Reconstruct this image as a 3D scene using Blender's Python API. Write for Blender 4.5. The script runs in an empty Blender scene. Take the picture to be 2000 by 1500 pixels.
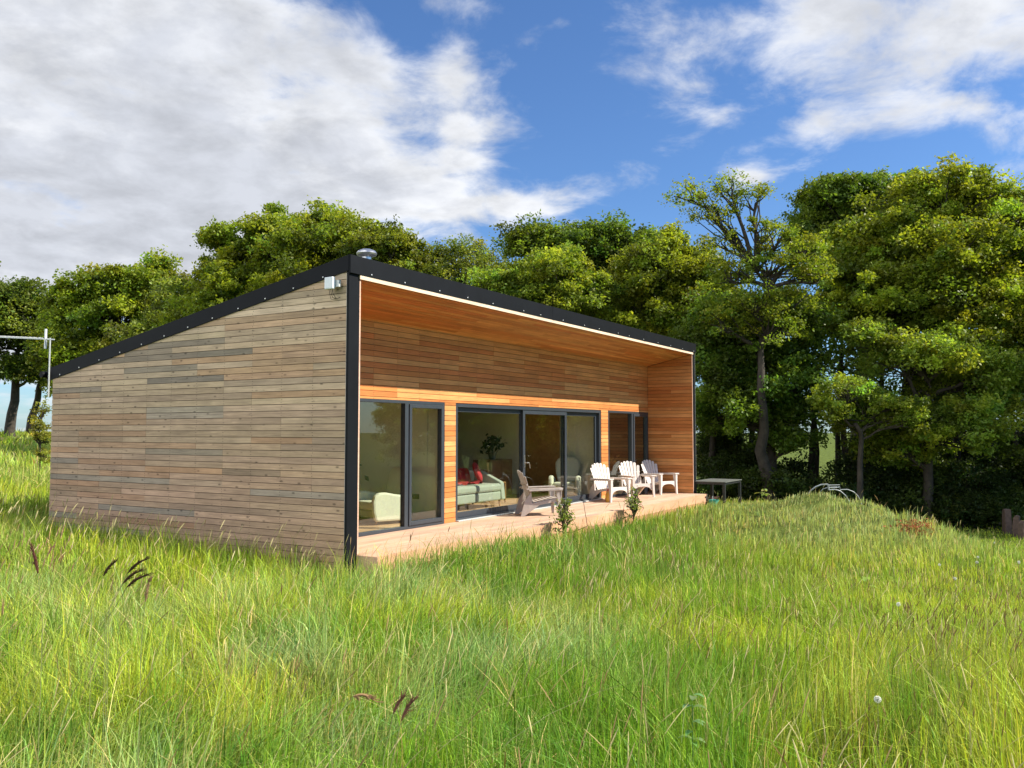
import bpy, math, random
import numpy as np
from mathutils import Vector, Matrix

# ------------------------------------------------------------------ camera, light, exposure
PITCH, YAW, FPX = math.radians(3.181), math.radians(58.673), 1669.0
CAM = np.array([-8.6, -7.79, 1.65])
FW = np.array([math.sin(YAW)*math.cos(PITCH), math.cos(YAW)*math.cos(PITCH), math.sin(PITCH)])
RT = np.array([math.cos(YAW), -math.sin(YAW), 0.0])
UP = np.cross(RT, FW)
FH = np.array([math.sin(YAW), math.cos(YAW)])
RH = RT[:2]
scn = bpy.context.scene
cd = bpy.data.cameras.new('camera'); cam = bpy.data.objects.new('camera', cd)
scn.collection.objects.link(cam); scn.camera = cam
cd.sensor_width = 36; cd.lens = 36*FPX/2000; cd.clip_start = 0.05; cd.clip_end = 8000
cam.location = CAM
cam.rotation_euler = (math.pi/2+PITCH, 0, -YAW)
S = Vector((0.493, -1.0, 1.03)).normalized()
sl = bpy.data.lights.new('sun', 'SUN'); sun = bpy.data.objects.new('sun', sl)
scn.collection.objects.link(sun)
sl.energy = 4.6; sl.angle = math.radians(0.5); sl.color = (1.0, 0.93, 0.80)
sun.rotation_euler = S.to_track_quat('Z', 'Y').to_euler(); sun.location = (0, -20, 30)
scn.view_settings.view_transform = 'Standard'; scn.view_settings.look = 'None'
scn.view_settings.exposure = 1.0; scn.view_settings.gamma = 1
scn.cycles.max_bounces = 7; scn.cycles.diffuse_bounces = 4; scn.cycles.transparent_max_bounces = 8
scn.cycles.transmission_bounces = 3; scn.cycles.glossy_bounces = 3
scn.cycles.caustics_reflective = False; scn.cycles.caustics_refractive = False

def node(nt, typ, ins=None, **kw):
    n = nt.nodes.new(typ)
    for k, v in kw.items(): setattr(n, k, v)
    for k, v in (ins or {}).items():
        s = n.inputs[k]
        if isinstance(v, bpy.types.NodeSocket): nt.links.new(v, s)
        else: s.default_value = v
    return n
def M2(nt, op, a, b=0.0, c=None, clamp=False):
    n = nt.nodes.new('ShaderNodeMath'); n.operation = op; n.use_clamp = clamp
    for i, v in enumerate((a, b) if c is None else (a, b, c)):
        if isinstance(v, bpy.types.NodeSocket): nt.links.new(v, n.inputs[i])
        else: n.inputs[i].default_value = v
    return n.outputs[0]
def ramp(nt, fac, stops):
    r = node(nt, 'ShaderNodeValToRGB', {'Fac': fac})
    el = r.color_ramp.elements
    while len(el) < len(stops): el.new(0.5)
    for e, (p, c) in zip(el, stops):
        e.position = p; e.color = (c[0], c[1], c[2], 1) if isinstance(c, tuple) else (c, c, c, 1)
    return r.outputs[0]
def mixc(nt, f, a, b, blend='MIX'):
    n = nt.nodes.new('ShaderNodeMix'); n.data_type = 'RGBA'; n.blend_type = blend
    for i, v in ((0, f), (6, a), (7, b)):
        if isinstance(v, bpy.types.NodeSocket): nt.links.new(v, n.inputs[i])
        else: n.inputs[i].default_value = v if i == 0 else (v[0], v[1], v[2], 1)
    return n.outputs[2]

# ------------------------------------------------------------------ sky
w = bpy.data.worlds.new('World'); scn.world = w; w.use_nodes = True
nt = w.node_tree; nt.nodes.clear()
sky = node(nt, 'ShaderNodeTexSky', sky_type='NISHITA', sun_disc=False, sun_elevation=math.asin(S.z),
           sun_rotation=math.atan2(S.x, S.y), air_density=1.0, dust_density=0.4, ozone_density=2.5)
tc = node(nt, 'ShaderNodeTexCoord').outputs['Generated']
rot = node(nt, 'ShaderNodeVectorRotate', {'Vector': tc, 'Angle': YAW}, rotation_type='Z_AXIS').outputs[0]
sep = node(nt, 'ShaderNodeSeparateXYZ', {0: rot})
az = M2(nt, 'MULTIPLY', M2(nt, 'ARCTAN2', sep.outputs[0], sep.outputs[1]), 57.2958)
el = M2(nt, 'MULTIPLY', M2(nt, 'ARCSINE', sep.outputs[2]), 57.2958)
den = M2(nt, 'ADD', M2(nt, 'MAXIMUM', sep.outputs[2], 0.0), 0.22)
pl = node(nt, 'ShaderNodeCombineXYZ', {0: M2(nt, 'DIVIDE', sep.outputs[0], den), 1: M2(nt, 'DIVIDE', sep.outputs[1], den), 2: 0.35})
nz = node(nt, 'ShaderNodeTexNoise', {'Vector': pl.outputs[0], 'Scale': 4.6, 'Detail': 10.0, 'Roughness': 0.60, 'Distortion': 0.3})
nz2 = node(nt, 'ShaderNodeTexNoise', {'Vector': pl.outputs[0], 'Scale': 1.3, 'Detail': 5.0, 'Roughness': 0.5})
nz3 = node(nt, 'ShaderNodeTexNoise', {'Vector': pl.outputs[0], 'Scale': 6.0, 'Detail': 8.0, 'Roughness': 0.58, 'Distortion': 0.2})
def blob(px, py, rx, ry, wt):
    a0 = math.degrees(math.atan((px-1000)/FPX))
    v = FW + RT*(px-1000)/FPX - UP*(py-750)/FPX; v /= np.linalg.norm(v)
    e0 = math.degrees(math.asin(v[2])); a0 = math.degrees(math.atan2(v@RT, v[:2]@FH))
    k = 57.3/FPX*0.93
    u = M2(nt, 'DIVIDE', M2(nt, 'SUBTRACT', az, a0), rx*k)
    t = M2(nt, 'DIVIDE', M2(nt, 'SUBTRACT', el, e0), ry*k)
    q = M2(nt, 'ADD', M2(nt, 'MULTIPLY', u, u), M2(nt, 'MULTIPLY', t, t))
    return M2(nt, 'MULTIPLY', M2(nt, 'EXPONENT', M2(nt, 'MULTIPLY', q, -1.0)), wt)
BL = [(120, 150, 560, 420, 1.45), (500, 370, 310, 120, .8), (690, 150, 110, 100, .4), (-900, 100, 900, 600, .9),
      (860, 395, 170, 50, .62), (1015, 405, 100, 28, .50), (900, 250, 85, 30, .74), (905, 312, 75, 26, .74), (885, 130, 50, 65, .6), (890, 5, 90, 34, .5), (1060, 60, 60, 40, .26),
      (1660, 50, 420, 110, .72), (2000, 100, 200, 130, .36), (1590, 262, 90, 36, .62), (1790, 225, 130, 50, .6), (1420, 215, 110, 34, .38), (1462, 350, 55, 24, 1.15), (2600, 60, 500, 300, .7)]
mk = 0.0
for b in BL: mk = M2(nt, 'ADD', blob(*b), mk)
back = node(nt, 'ShaderNodeMapRange', {0: M2(nt, 'ABSOLUTE', M2(nt, 'ADD', az, 115.0)), 1: 75.0, 2: 45.0, 3: 0.0, 4: 0.95}).outputs[0]  # unseen cloud cover added left and behind, to light the side wall
mk = M2(nt, 'MINIMUM', M2(nt, 'ADD', mk, back), 1.3)
dn = M2(nt, 'ADD', M2(nt, 'MULTIPLY', M2(nt, 'SUBTRACT', nz.outputs[0], 0.5), 2.5), M2(nt, 'SUBTRACT', mk, 0.42))
cov = node(nt, 'ShaderNodeMapRange', {0: dn, 1: -0.18, 2: 0.68}, interpolation_type='SMOOTHSTEP').outputs[0]
thick = node(nt, 'ShaderNodeMapRange', {0: M2(nt, 'ADD', dn, M2(nt, 'MULTIPLY', M2(nt, 'SUBTRACT', nz2.outputs[0], .5), 2.2)), 1: 0.25, 2: 1.15}, interpolation_type='SMOOTHSTEP').outputs[0]
cc = mixc(nt, thick, (4.5, 4.6, 4.8), (3.25, 3.4, 3.75))
puff = ramp(nt, nz3.outputs[0], [(0.36, .86), (0.60, 1.10)])
cc = mixc(nt, 1.0, cc, puff, 'MULTIPLY')
fill_gain = node(nt, 'ShaderNodeMapRange', {0: M2(nt, 'MULTIPLY', az, -1.0), 1: 38.0, 2: 75.0, 3: 1.0, 4: 2.5}).outputs[0]  # clouds outside the view made brighter as fill for the shaded side wall
cc = mixc(nt, 1.0, cc, node(nt, 'ShaderNodeCombineXYZ', {0: fill_gain, 1: fill_gain, 2: fill_gain}).outputs[0], 'MULTIPLY')
skc = mixc(nt, 1.0, sky.outputs[0], (0.44, 0.60, 0.80), 'MULTIPLY')
col = mixc(nt, cov, skc, cc)
bg = node(nt, 'ShaderNodeBackground', {'Color': col, 'Strength': 0.1})
node(nt, 'ShaderNodeOutputWorld', {'Surface': bg.outputs[0]})
w.cycles.sampling_method = 'MANUAL'; w.cycles.sample_map_resolution = 512

# ------------------------------------------------------------------ helpers
rng = np.random.default_rng(7); R = random.Random(11)
def tag(o, label=None, cat=None, group=None, kind=None):
    if label: o['label'] = label
    if cat: o['category'] = cat
    if group: o['group'] = group
    if kind: o['kind'] = kind
    return o
def link(o, parent=None):
    scn.collection.objects.link(o)
    if parent is not None: o.parent = parent
    return o
def empty(name, loc, rz=0.0, label=None, cat=None, group=None):
    o = bpy.data.objects.new(name, None); o.empty_display_size = .1
    o.location = loc; o.rotation_euler = (0, 0, rz)
    return tag(link(o), label, cat, group)
def npmesh(name, V, F, mats, parent=None, col=None, smooth=False, midx=None, norm=None):
    me = bpy.data.meshes.new(name)
    V = np.asarray(V, np.float32); F = np.asarray(F, np.int32); k = F.shape[1]
    me.vertices.add(len(V)); me.vertices.foreach_set('co', V.ravel())
    me.loops.add(F.size); me.loops.foreach_set('vertex_index', F.ravel())
    me.polygons.add(len(F)); me.polygons.foreach_set('loop_start', np.arange(0, F.size, k, dtype=np.int32))
    me.polygons.foreach_set('loop_total', np.full(len(F), k, np.int32))
    if smooth: me.polygons.foreach_set('use_smooth', np.ones(len(F), bool))
    if midx is not None: me.polygons.foreach_set('material_index', np.asarray(midx, np.int32))
    if col is not None:
        a = me.attributes.new('col', 'FLOAT_COLOR', 'POINT'); c = np.ones((len(V), 4), np.float32)
        col = np.asarray(col, np.float32); c[:, :col.shape[1]] = col; a.data.foreach_set('color', c.ravel())
    me.update(calc_edges=True)
    for m in (mats if isinstance(mats, (list, tuple)) else [mats]): me.materials.append(m)
    return link(bpy.data.objects.new(name, me), parent)
class MB:
    def __init__(s): s.v = []; s.f = []; s.c = []; s.m = []
    def add(s, vs, fs, c=(1, 1, 1, 1), mi=0):
        n = len(s.v); s.v += [tuple(v) for v in vs]; s.f += [tuple(n+i for i in f) for f in fs]
        s.c += [c if len(c) == 4 else (*c, 1)]*len(vs); s.m += [mi]*len(fs); return s
    def box(s, a, b, c=(1, 1, 1, 1), mi=0, mat=None):
        x0, y0, z0 = a; x1, y1, z1 = b
        vs = [(x, y, z) for z in (z0, z1) for y in (y0, y1) for x in (x0, x1)]
        if mat is not None: vs = [tuple(mat @ Vector(v)) for v in vs]
        return s.add(vs, [(0, 2, 3, 1), (4, 5, 7, 6), (0, 1, 5, 4), (2, 6, 7, 3), (0, 4, 6, 2), (1, 3, 7, 5)], c, mi)
    def bar(s, p, q, w, h, c=(1, 1, 1, 1), mi=0, up=(0, 0, 1)):
        p = Vector(p); q = Vector(q); d = (q-p); L = d.length; d.normalize()
        x = d.cross(Vector(up))
        if x.length < 1e-4: x = d.cross(Vector((1, 0, 0)))
        x.normalize(); z = x.cross(d)
        m = Matrix((( x.x, d.x, z.x, p.x), (x.y, d.y, z.y, p.y), (x.z, d.z, z.z, p.z), (0, 0, 0, 1)))
        return s.box((-w/2, 0, -h/2), (w/2, L, h/2), c, mi, m)
    def prism(s, poly, t0, t1, fn, c=(1, 1, 1, 1), mi=0):
        """poly 2d ccw; fn(u,v,t)->xyz"""
        n = len(poly); vs = [fn(u, v, t0) for u, v in poly]+[fn(u, v, t1) for u, v in poly]
        fs = [tuple(range(n-1, -1, -1)), tuple(range(n, 2*n))]+[(i, (i+1) % n, n+(i+1) % n, n+i) for i in range(n)]
        return s.add(vs, fs, c, mi)
    def tube(s, pts, rad, n=8, c=(1, 1, 1, 1), mi=0):
        pts = [Vector(p) for p in pts]
        if not isinstance(rad, (list, tuple)): rad = [rad]*len(pts)
        vs = []; ref = Vector((0.13, 0.21, 0.97))
        for i, p in enumerate(pts):
            d = (pts[min(i+1, len(pts)-1)]-pts[max(i-1, 0)]).normalized()
            x = d.cross(ref)
            if x.length < .15: x = d.cross(Vector((1, 0, 0)))
            x.normalize(); y = d.cross(x)
            vs += [p+(x*math.cos(2*math.pi*k/n)+y*math.sin(2*math.pi*k/n))*rad[i] for k in range(n)]
        fs = [(i*n+k, i*n+(k+1) % n, (i+1)*n+(k+1) % n, (i+1)*n+k) for i in range(len(pts)-1) for k in range(n)]
        fs += [tuple(range(n-1, -1, -1)), tuple(range((len(pts)-1)*n, len(pts)*n))]
        return s.add(vs, fs, c, mi)
    def lathe(s, prof, n=24, o=(0, 0, 0), c=(1, 1, 1, 1), mi=0):
        vs = [(o[0]+r*math.cos(2*math.pi*k/n), o[1]+r*math.sin(2*math.pi*k/n), o[2]+z) for r, z in prof for k in range(n)]
        fs = [(i*n+k, i*n+(k+1) % n, (i+1)*n+(k+1) % n, (i+1)*n+k) for i in range(len(prof)-1) for k in range(n)]
        fs += [tuple(range(n-1, -1, -1)), tuple(range((len(prof)-1)*n, len(prof)*n))]
        return s.add(vs, fs, c, mi)
    def build(s, name, mats, parent=None, smooth=False, bevel=0.0):
        me = bpy.data.meshes.new(name); me.from_pydata(s.v, [], s.f)
        me.polygons.foreach_set('material_index', s.m)
        a = me.attributes.new('col', 'FLOAT_COLOR', 'POINT'); a.data.foreach_set('color', np.array(s.c, np.float32).ravel())
        for m in (mats if isinstance(mats, (list, tuple)) else [mats]): me.materials.append(m)
        me.update()
        if smooth:
            me.polygons.foreach_set('use_smooth', [True]*len(me.polygons)); me.set_sharp_from_angle(angle=math.radians(38))
        o = link(bpy.data.objects.new(name, me), parent)
        if bevel: b = o.modifiers.new('bevel', 'BEVEL'); b.width = bevel; b.segments = 2; b.limit_method = 'ANGLE'
        return o
def at(px, py, t):
    v = FW + RT*(px-1000)/FPX - UP*(py-750)/FPX
    return CAM + v*t
def onz(px, py, z):
    v = FW + RT*(px-1000)/FPX - UP*(py-750)/FPX
    return CAM + v*(z-CAM[2])/v[2]
def clip(poly, a, b, c):
    out = []
    for i in range(len(poly)):
        p, q = poly[i], poly[(i+1) % len(poly)]; dp = a*p[0]+b*p[1]-c; dq = a*q[0]+b*q[1]-c
        if dp <= 0: out.append(p)
        if (dp < 0 < dq) or (dq < 0 < dp):
            t = dp/(dp-dq); out.append((p[0]+(q[0]-p[0])*t, p[1]+(q[1]-p[1])*t))
    return out

# ------------------------------------------------------------------ materials
def bsdf(name, color=(.5, .5, .5), rough=.5, metal=0.0, bump=None, spec=.5, attr=False, noise=None):
    m = bpy.data.materials.new(name); m.use_nodes = True; t = m.node_tree; p = t.nodes['Principled BSDF']
    p.inputs['Base Color'].default_value = (*color, 1); p.inputs['Roughness'].default_value = rough
    p.inputs['Metallic'].default_value = metal; p.inputs['Specular IOR Level'].default_value = spec
    c = None
    if attr: c = node(t, 'ShaderNodeAttribute', attribute_name='col').outputs['Color']
    if noise:
        tcn = node(t, 'ShaderNodeTexCoord').outputs['Object']
        n = node(t, 'ShaderNodeTexNoise', {'Vector': tcn, 'Scale': noise[0], 'Detail': 6.0, 'Roughness': .6})
        f = ramp(t, n.outputs[0], [(.3, noise[1]), (.7, noise[2])])
        c = mixc(t, 1.0, c if c else color, f, 'MULTIPLY')
        if bump: 
            b = node(t, 'ShaderNodeBump', {'Height': n.outputs[0], 'Strength': bump, 'Distance': .01})
            t.links.new(b.outputs[0], p.inputs['Normal'])
    if c: t.links.new(c, p.inputs['Base Color'])
    return m
def wood(name, axis, rough=.6, lo=.72, hi=1.18, knots=False):
    m = bpy.data.materials.new(name); m.use_nodes = True; t = m.node_tree; p = t.nodes['Principled BSDF']
    at_ = node(t, 'ShaderNodeAttribute', attribute_name='col')
    tcn = node(t, 'ShaderNodeTexCoord').outputs['Object']
    sc = [55, 55, 55]; sc[axis] = 2.2
    mp = node(t, 'ShaderNodeVectorMath', {0: tcn, 1: sc}, operation='MULTIPLY').outputs[0]
    off = node(t, 'ShaderNodeCombineXYZ', {0: M2(t, 'MULTIPLY', at_.outputs['Alpha'], 37.0), 1: M2(t, 'MULTIPLY', at_.outputs['Alpha'], 91.0), 2: 0.0}).outputs[0]
    v = node(t, 'ShaderNodeVectorMath', {0: mp, 1: off}, operation='ADD').outputs[0]
    n = node(t, 'ShaderNodeTexNoise', {'Vector': v, 'Scale': 1.0, 'Detail': 5.0, 'Roughness': .65, 'Distortion': .6})
    sc2 = [3.5, 3.5, 3.5]; sc2[axis] = 1.3
    v2 = node(t, 'ShaderNodeVectorMath', {0: node(t, 'ShaderNodeVectorMath', {0: tcn, 1: sc2}, operation='MULTIPLY').outputs[0], 1: off}, operation='ADD').outputs[0]
    n2 = node(t, 'ShaderNodeTexNoise', {'Vector': v2, 'Scale': 1.0, 'Detail': 4.0, 'Roughness': .6})
    f = ramp(t, n.outputs[0], [(.28, lo), (.72, hi)]); f2 = ramp(t, n2.outputs[0], [(.3, .80), (.7, 1.14)])
    c = mixc(t, 1.0, mixc(t, 1.0, at_.outputs['Color'], f, 'MULTIPLY'), f2, 'MULTIPLY')
    if knots:
        sc3 = [9, 9, 9]; sc3[axis] = 4.0
        v3 = node(t, 'ShaderNodeVectorMath', {0: node(t, 'ShaderNodeVectorMath', {0: tcn, 1: sc3}, operation='MULTIPLY').outputs[0], 1: off}, operation='ADD').outputs[0]
        vo = node(t, 'ShaderNodeTexVoronoi', {'Vector': v3, 'Scale': 1.0})
        k = node(t, 'ShaderNodeMapRange', {0: vo.outputs['Distance'], 1: .06, 2: .17, 3: .42, 4: 1.0}).outputs[0]
        c = mixc(t, 1.0, c, k, 'MULTIPLY')
    t.links.new(c, p.inputs['Base Color']); p.inputs['Roughness'].default_value = rough; p.inputs['Specular IOR Level'].default_value = .25
    b = node(t, 'ShaderNodeBump', {'Height': n.outputs[0], 'Strength': .35, 'Distance': .004}); t.links.new(b.outputs[0], p.inputs['Normal'])
    return m
def leafmat(name, tint=(1, 1, 1), trans=.45, rough=.5, spec=.3):
    m = bpy.data.materials.new(name); m.use_nodes = True; t = m.node_tree; p = t.nodes['Principled BSDF']
    a = node(t, 'ShaderNodeAttribute', attribute_name='col').outputs['Color']
    c = mixc(t, 1.0, a, tint, 'MULTIPLY')
    t.links.new(c, p.inputs['Base Color']); p.inputs['Roughness'].default_value = rough; p.inputs['Specular IOR Level'].default_value = spec
    tr = node(t, 'ShaderNodeBsdfTranslucent', {'Color': mixc(t, 1.0, c, (1.25, 1.25, .55), 'MULTIPLY')})
    mx = node(t, 'ShaderNodeMixShader', {0: trans, 1: p.outputs[0], 2: tr.outputs[0]})
    t.links.new(mx.outputs[0], t.nodes['Material Output'].inputs[0])
    return m
MT = {}
MT['side'] = wood('weathered_cladding', 1, .75, .70, 1.2, True)
MT['cedar'] = wood('cedar_cladding', 0, .55, .80, 1.16)
MT['cedary'] = wood('cedar_cladding_return', 1, .55, .74, 1.2)
MT['deck'] = wood('deck_timber', 0, .65, .85, 1.1)
MT['black'] = bsdf('black_metal_trim', (.006, .007, .009), .6, 0, noise=(3, .8, 1.2), spec=.12)
MT['roof'] = bsdf('dark_roof_membrane', (.02, .021, .024), .7, noise=(4, .8, 1.2))
MT['frame'] = bsdf('anthracite_frame', (.034, .042, .052), .42, noise=(6, .9, 1.1))
MT['screw'] = bsdf('steel_screw', (.75, .75, .72), .3, .7)
MT['dark'] = bsdf('dark_backing', (.012, .009, .007), .9)
MT['white'] = bsdf('white_plastic', (.74, .77, .78), .4, noise=(8, .94, 1.04))
MT['steel'] = bsdf('brushed_steel', (.6, .6, .6), .3, .9, noise=(20, .8, 1.1))
MT['galv'] = bsdf('galvanised_metal', (.6, .62, .6), .45, .35, noise=(30, .8, 1.1))
MT['plaster'] = bsdf('painted_plaster', (.78, .76, .60), .9, noise=(3, .96, 1.03))
MT['shadeplaster'] = bsdf('plaster_with_painted_shade', (.08, .08, .065), .9, noise=(3, .96, 1.03))  # darker copy of the plaster, the room's dimness put into its colour
MT['floor'] = wood('interior_floor_timber', 0, .45)
MT['resin'] = bsdf('weathered_resin', (.5, .5, .5), .55, noise=(14, .86, 1.06), bump=.05, attr=True)
MT['fabric'] = bsdf('cream_upholstery', (.66, .64, .50), .9, noise=(60, .9, 1.06), bump=.2)
MT['sofa'] = bsdf('pale_green_upholstery', (.36, .39, .32), .9, noise=(50, .88, 1.06), bump=.2)
MT['red'] = bsdf('red_cloth', (.45, .02, .03), .85, noise=(12, .6, 1.2), bump=.4)
MT['oak'] = bsdf('oak_furniture', (.38, .20, .07), .5, noise=(9, .75, 1.15))
MT['walnut'] = bsdf('brown_cabinet', (.16, .085, .035), .5, noise=(9, .75, 1.15))
MT['bark'] = bsdf('tree_bark', (.045, .036, .026), .95, noise=(5, .5, 1.5), bump=.8)
MT['leaf'] = leafmat('tree_foliage', trans=.50)
MT['bush'] = leafmat('shrub_foliage', trans=.35)
MT['grass'] = leafmat('grass_blades', trans=.30, rough=.55, spec=.16)
MT['seed'] = leafmat('seed_heads', trans=.2, rough=.8, spec=.1)
MT['table'] = bsdf('black_painted_metal', (.02, .022, .022), .5, noise=(12, .7, 1.4))
MT['slate'] = bsdf('grey_table_top', (.12, .125, .11), .5, noise=(10, .7, 1.3))
MT['teal'] = bsdf('teal_plastic', (.03, .42, .33), .5, noise=(25, .7, 1.2))
MT['rust'] = bsdf('brown_rusty_metal', (.11, .05, .03), .8, noise=(15, .5, 1.4), bump=.3)
MT['hoop'] = bsdf('pale_grey_pipe', (.27, .30, .31), .5, noise=(12, .8, 1.1))
MT['oldwood'] = bsdf('old_post_timber', (.10, .065, .05), .9, noise=(9, .6, 1.3), bump=.5)
MT['yellow'] = bsdf('yellow_plastic', (.72, .38, .05), .45, noise=(9, .8, 1.1))
MT['blackrubber'] = bsdf('black_leather', (.02, .02, .022), .5, noise=(9, .8, 1.2))
g = bpy.data.materials.new('window_glass'); g.use_nodes = True; t = g.node_tree; t.nodes.clear()
geo = node(t, 'ShaderNodeNewGeometry')
cs = M2(t, 'ABSOLUTE', node(t, 'ShaderNodeVectorMath', {0: geo.outputs['Normal'], 1: geo.outputs['Incoming']}, operation='DOT_PRODUCT').outputs['Value'])
fac = M2(t, 'ADD', M2(t, 'MULTIPLY', M2(t, 'POWER', M2(t, 'SUBTRACT', 1.0, cs), 5.0), .95), .065, clamp=True)
mx = node(t, 'ShaderNodeMixShader', {0: fac, 1: node(t, 'ShaderNodeBsdfTransparent', {'Color': (.94, .97, .94, 1)}).outputs[0],
          2: node(t, 'ShaderNodeBsdfGlossy', {'Color': (.95, 1, .96, 1), 'Roughness': 0.0}).outputs[0]})
node(t, 'ShaderNodeOutputMaterial', {0: mx.outputs[0]}); MT['glass'] = g
def groundmat(name, cols, scale):
    m = bpy.data.materials.new(name); m.use_nodes = True; t = m.node_tree; p = t.nodes['Principled BSDF']
    tcn = node(t, 'ShaderNodeTexCoord').outputs['Object']
    n = node(t, 'ShaderNodeTexNoise', {'Vector': tcn, 'Scale': scale, 'Detail': 9.0, 'Roughness': .7})
    c = ramp(t, n.outputs[0], cols); t.links.new(c, p.inputs['Base Color'])
    p.inputs['Roughness'].default_value = 1; p.inputs['Specular IOR Level'].default_value = .05
    b = node(t, 'ShaderNodeBump', {'Height': n.outputs[0], 'Strength': .7, 'Distance': .08}); t.links.new(b.outputs[0], p.inputs['Normal'])
    return m
MT['ground'] = groundmat('meadow_soil_and_thatch', [(.3, (.035, .045, .012)), (.5, (.075, .10, .02)), (.7, (.16, .20, .04))], .9)

# ------------------------------------------------------------------ terrain
def ss(x, a, b):
    q = np.clip((x-a)/(b-a), 0, 1); return q*q*(3-2*q)
def st(x, y): 
    dx = x-CAM[0]; dy = y-CAM[1]; return dx*RH[0]+dy*RH[1], dx*FH[0]+dy*FH[1]
def H(x, y):
    s, t = st(np.asarray(x, float), np.asarray(y, float))
    h = -.10 - .27*ss(t, 5, 11)
    lf = ss(-s, 1.5, 9)
    h = h + lf*ss(t, 7, 14)*(.30 + .036*np.clip(t-13, 0, 40))
    far = ss(t, 24, 34)
    h = h - ss(s, 7.0, 10)*ss(t, 10.5, 19)*(.85+.25*ss(t, 20, 30))
    h = h - (1-lf)*far*.6*(1-ss(s, 6, 10))
    h = h - (1-lf)*np.clip(t-42, 0, 110)*.028
    h = h + .06*np.sin(x*.9+1.3)*np.sin(y*.8)+.03*np.sin(x*2.3)*np.cos(y*2.1+.5)
    h = h + .25*np.exp(-((x+2.3)/1.1)**2)*ss(y, -.5, 3)*(1-ss(y, 9, 12))
    h = h + .48*np.exp(-((s-7.3)/1.85)**2)*ss(t, 13.3, 17.6)*(1-ss(t, 19.5, 23))*(1+.16*np.sin(x*1.9+.7)*np.sin(y*2.3)+.10*np.sin(x*3.7+y*1.3))+.27*np.exp(-((x-.9)/1.9)**2-((y+1.5)/.9)**2)
    h = h + .10*ss(x, 3, 7)*np.exp(-((y+1.3)/.8)**2)*(1-ss(x, 13, 15))
    hs = (x > -.3) & (x < 13.9) & (y > -.50) & (y < 7.4)
    return np.where(hs, np.minimum(h, -.26), h)
rr = np.concatenate([[0], np.geomspace(.6, 3500, 150)]); th = np.linspace(0, 2*np.pi, 241)[:-1]
gx = CAM[0]+np.outer(rr, np.cos(th)); gy = CAM[1]+np.outer(rr, np.sin(th)); gz = H(gx, gy)
n = len(th); idx = np.arange(len(rr)*n).reshape(len(rr), n)
F = np.stack([idx[:-1], idx[1:], np.roll(idx, -1, 1)[1:], np.roll(idx, -1, 1)[:-1]], -1).reshape(-1, 4)
o = npmesh('ground', np.stack([gx, gy, gz], -1).reshape(-1, 3), F, MT['ground'], smooth=True); tag(o, kind='structure')

# ------------------------------------------------------------------ cabin
L, D, RC, ZT, ZB, ZL, WP = 13.70, 6.85, 1.291, 4.024, 2.60, 2.177, .194
SL = .182; ZSF = 3.722
house = empty('timber_cabin', (0, 0, 0), 0, 'long timber clad cabin with sloping black edged roof and recessed glazed front on the meadow', 'cabin')
BW = .0925
def jit(c, a): 
    k = 1+R.uniform(-a, a); return (c[0]*k*(1+R.uniform(-.03, .03)), c[1]*k, c[2]*k*(1+R.uniform(-.04, .04)), R.random())
def cladding(mb, u0, u1, z0, z1, fn, colf, clips=(), lens=(1.2, 3.4), stud=.6, nails=True, t=.018):
    r0 = math.floor(z0/BW)
    zz = r0*BW
    while zz < z1-1e-3:
        a = max(zz, z0); b = min(zz+BW-.0075, z1)
        u = u0
        if b-a > .008:
            first = True
            while u < u1-1e-3:
                ln = R.uniform(.3, lens[1]) if first else R.uniform(*lens)
                ln = max(stud, round(ln/stud)*stud); first = False
                e = min(u+ln, u1)
                if u1-e < .25: e = u1
                poly = [(u+.0012, a), (e-.0012, a), (e-.0012, b), (u+.0012, b)]
                for cl in clips: poly = clip(poly, *cl) if poly else poly
                if len(poly) >= 3:
                    c = colf((u+e)/2, (a+b)/2); tt = t+R.uniform(-.0015, .0015)
                    mb.prism(poly, 0, tt, fn, c)
                    if nails:
                        k = math.ceil((u-u0+.02)/stud)
                        while u0+k*stud < e-.01:
                            for dz in (.022, BW-.03):
                                zc = zz+dz
                                if zc < b-.01 and zc > a and all(cl[0]*(u0+k*stud)+cl[1]*(zc+.02)-cl[2] < 0 for cl in clips):
                                    q = u0+k*stud+R.uniform(-.01, .01); hw = .0045
                                    mb.prism([(q-hw, zc-hw), (q+hw, zc-hw), (q+hw, zc+hw), (q-hw, zc+hw)], tt-.002, tt+.0012, fn, (.05, .035, .03, .5))
                            k += 1
                u = e
        zz += BW
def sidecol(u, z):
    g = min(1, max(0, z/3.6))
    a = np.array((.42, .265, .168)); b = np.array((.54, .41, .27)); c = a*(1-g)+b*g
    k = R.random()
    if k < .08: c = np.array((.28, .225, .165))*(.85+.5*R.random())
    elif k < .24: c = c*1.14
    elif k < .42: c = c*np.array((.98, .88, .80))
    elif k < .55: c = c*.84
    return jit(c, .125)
def cedcol(u, z):
    k = R.random(); c = np.array((.62, .27, .088))
    if k < .3: c = np.array((.55, .205, .058))
    elif k < .5: c = np.array((.70, .33, .115))
    elif k < .62: c = np.array((.58, .20, .058))
    return jit(c, .10)
ztop = lambda y: ZT-.2-SL*y
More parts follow.
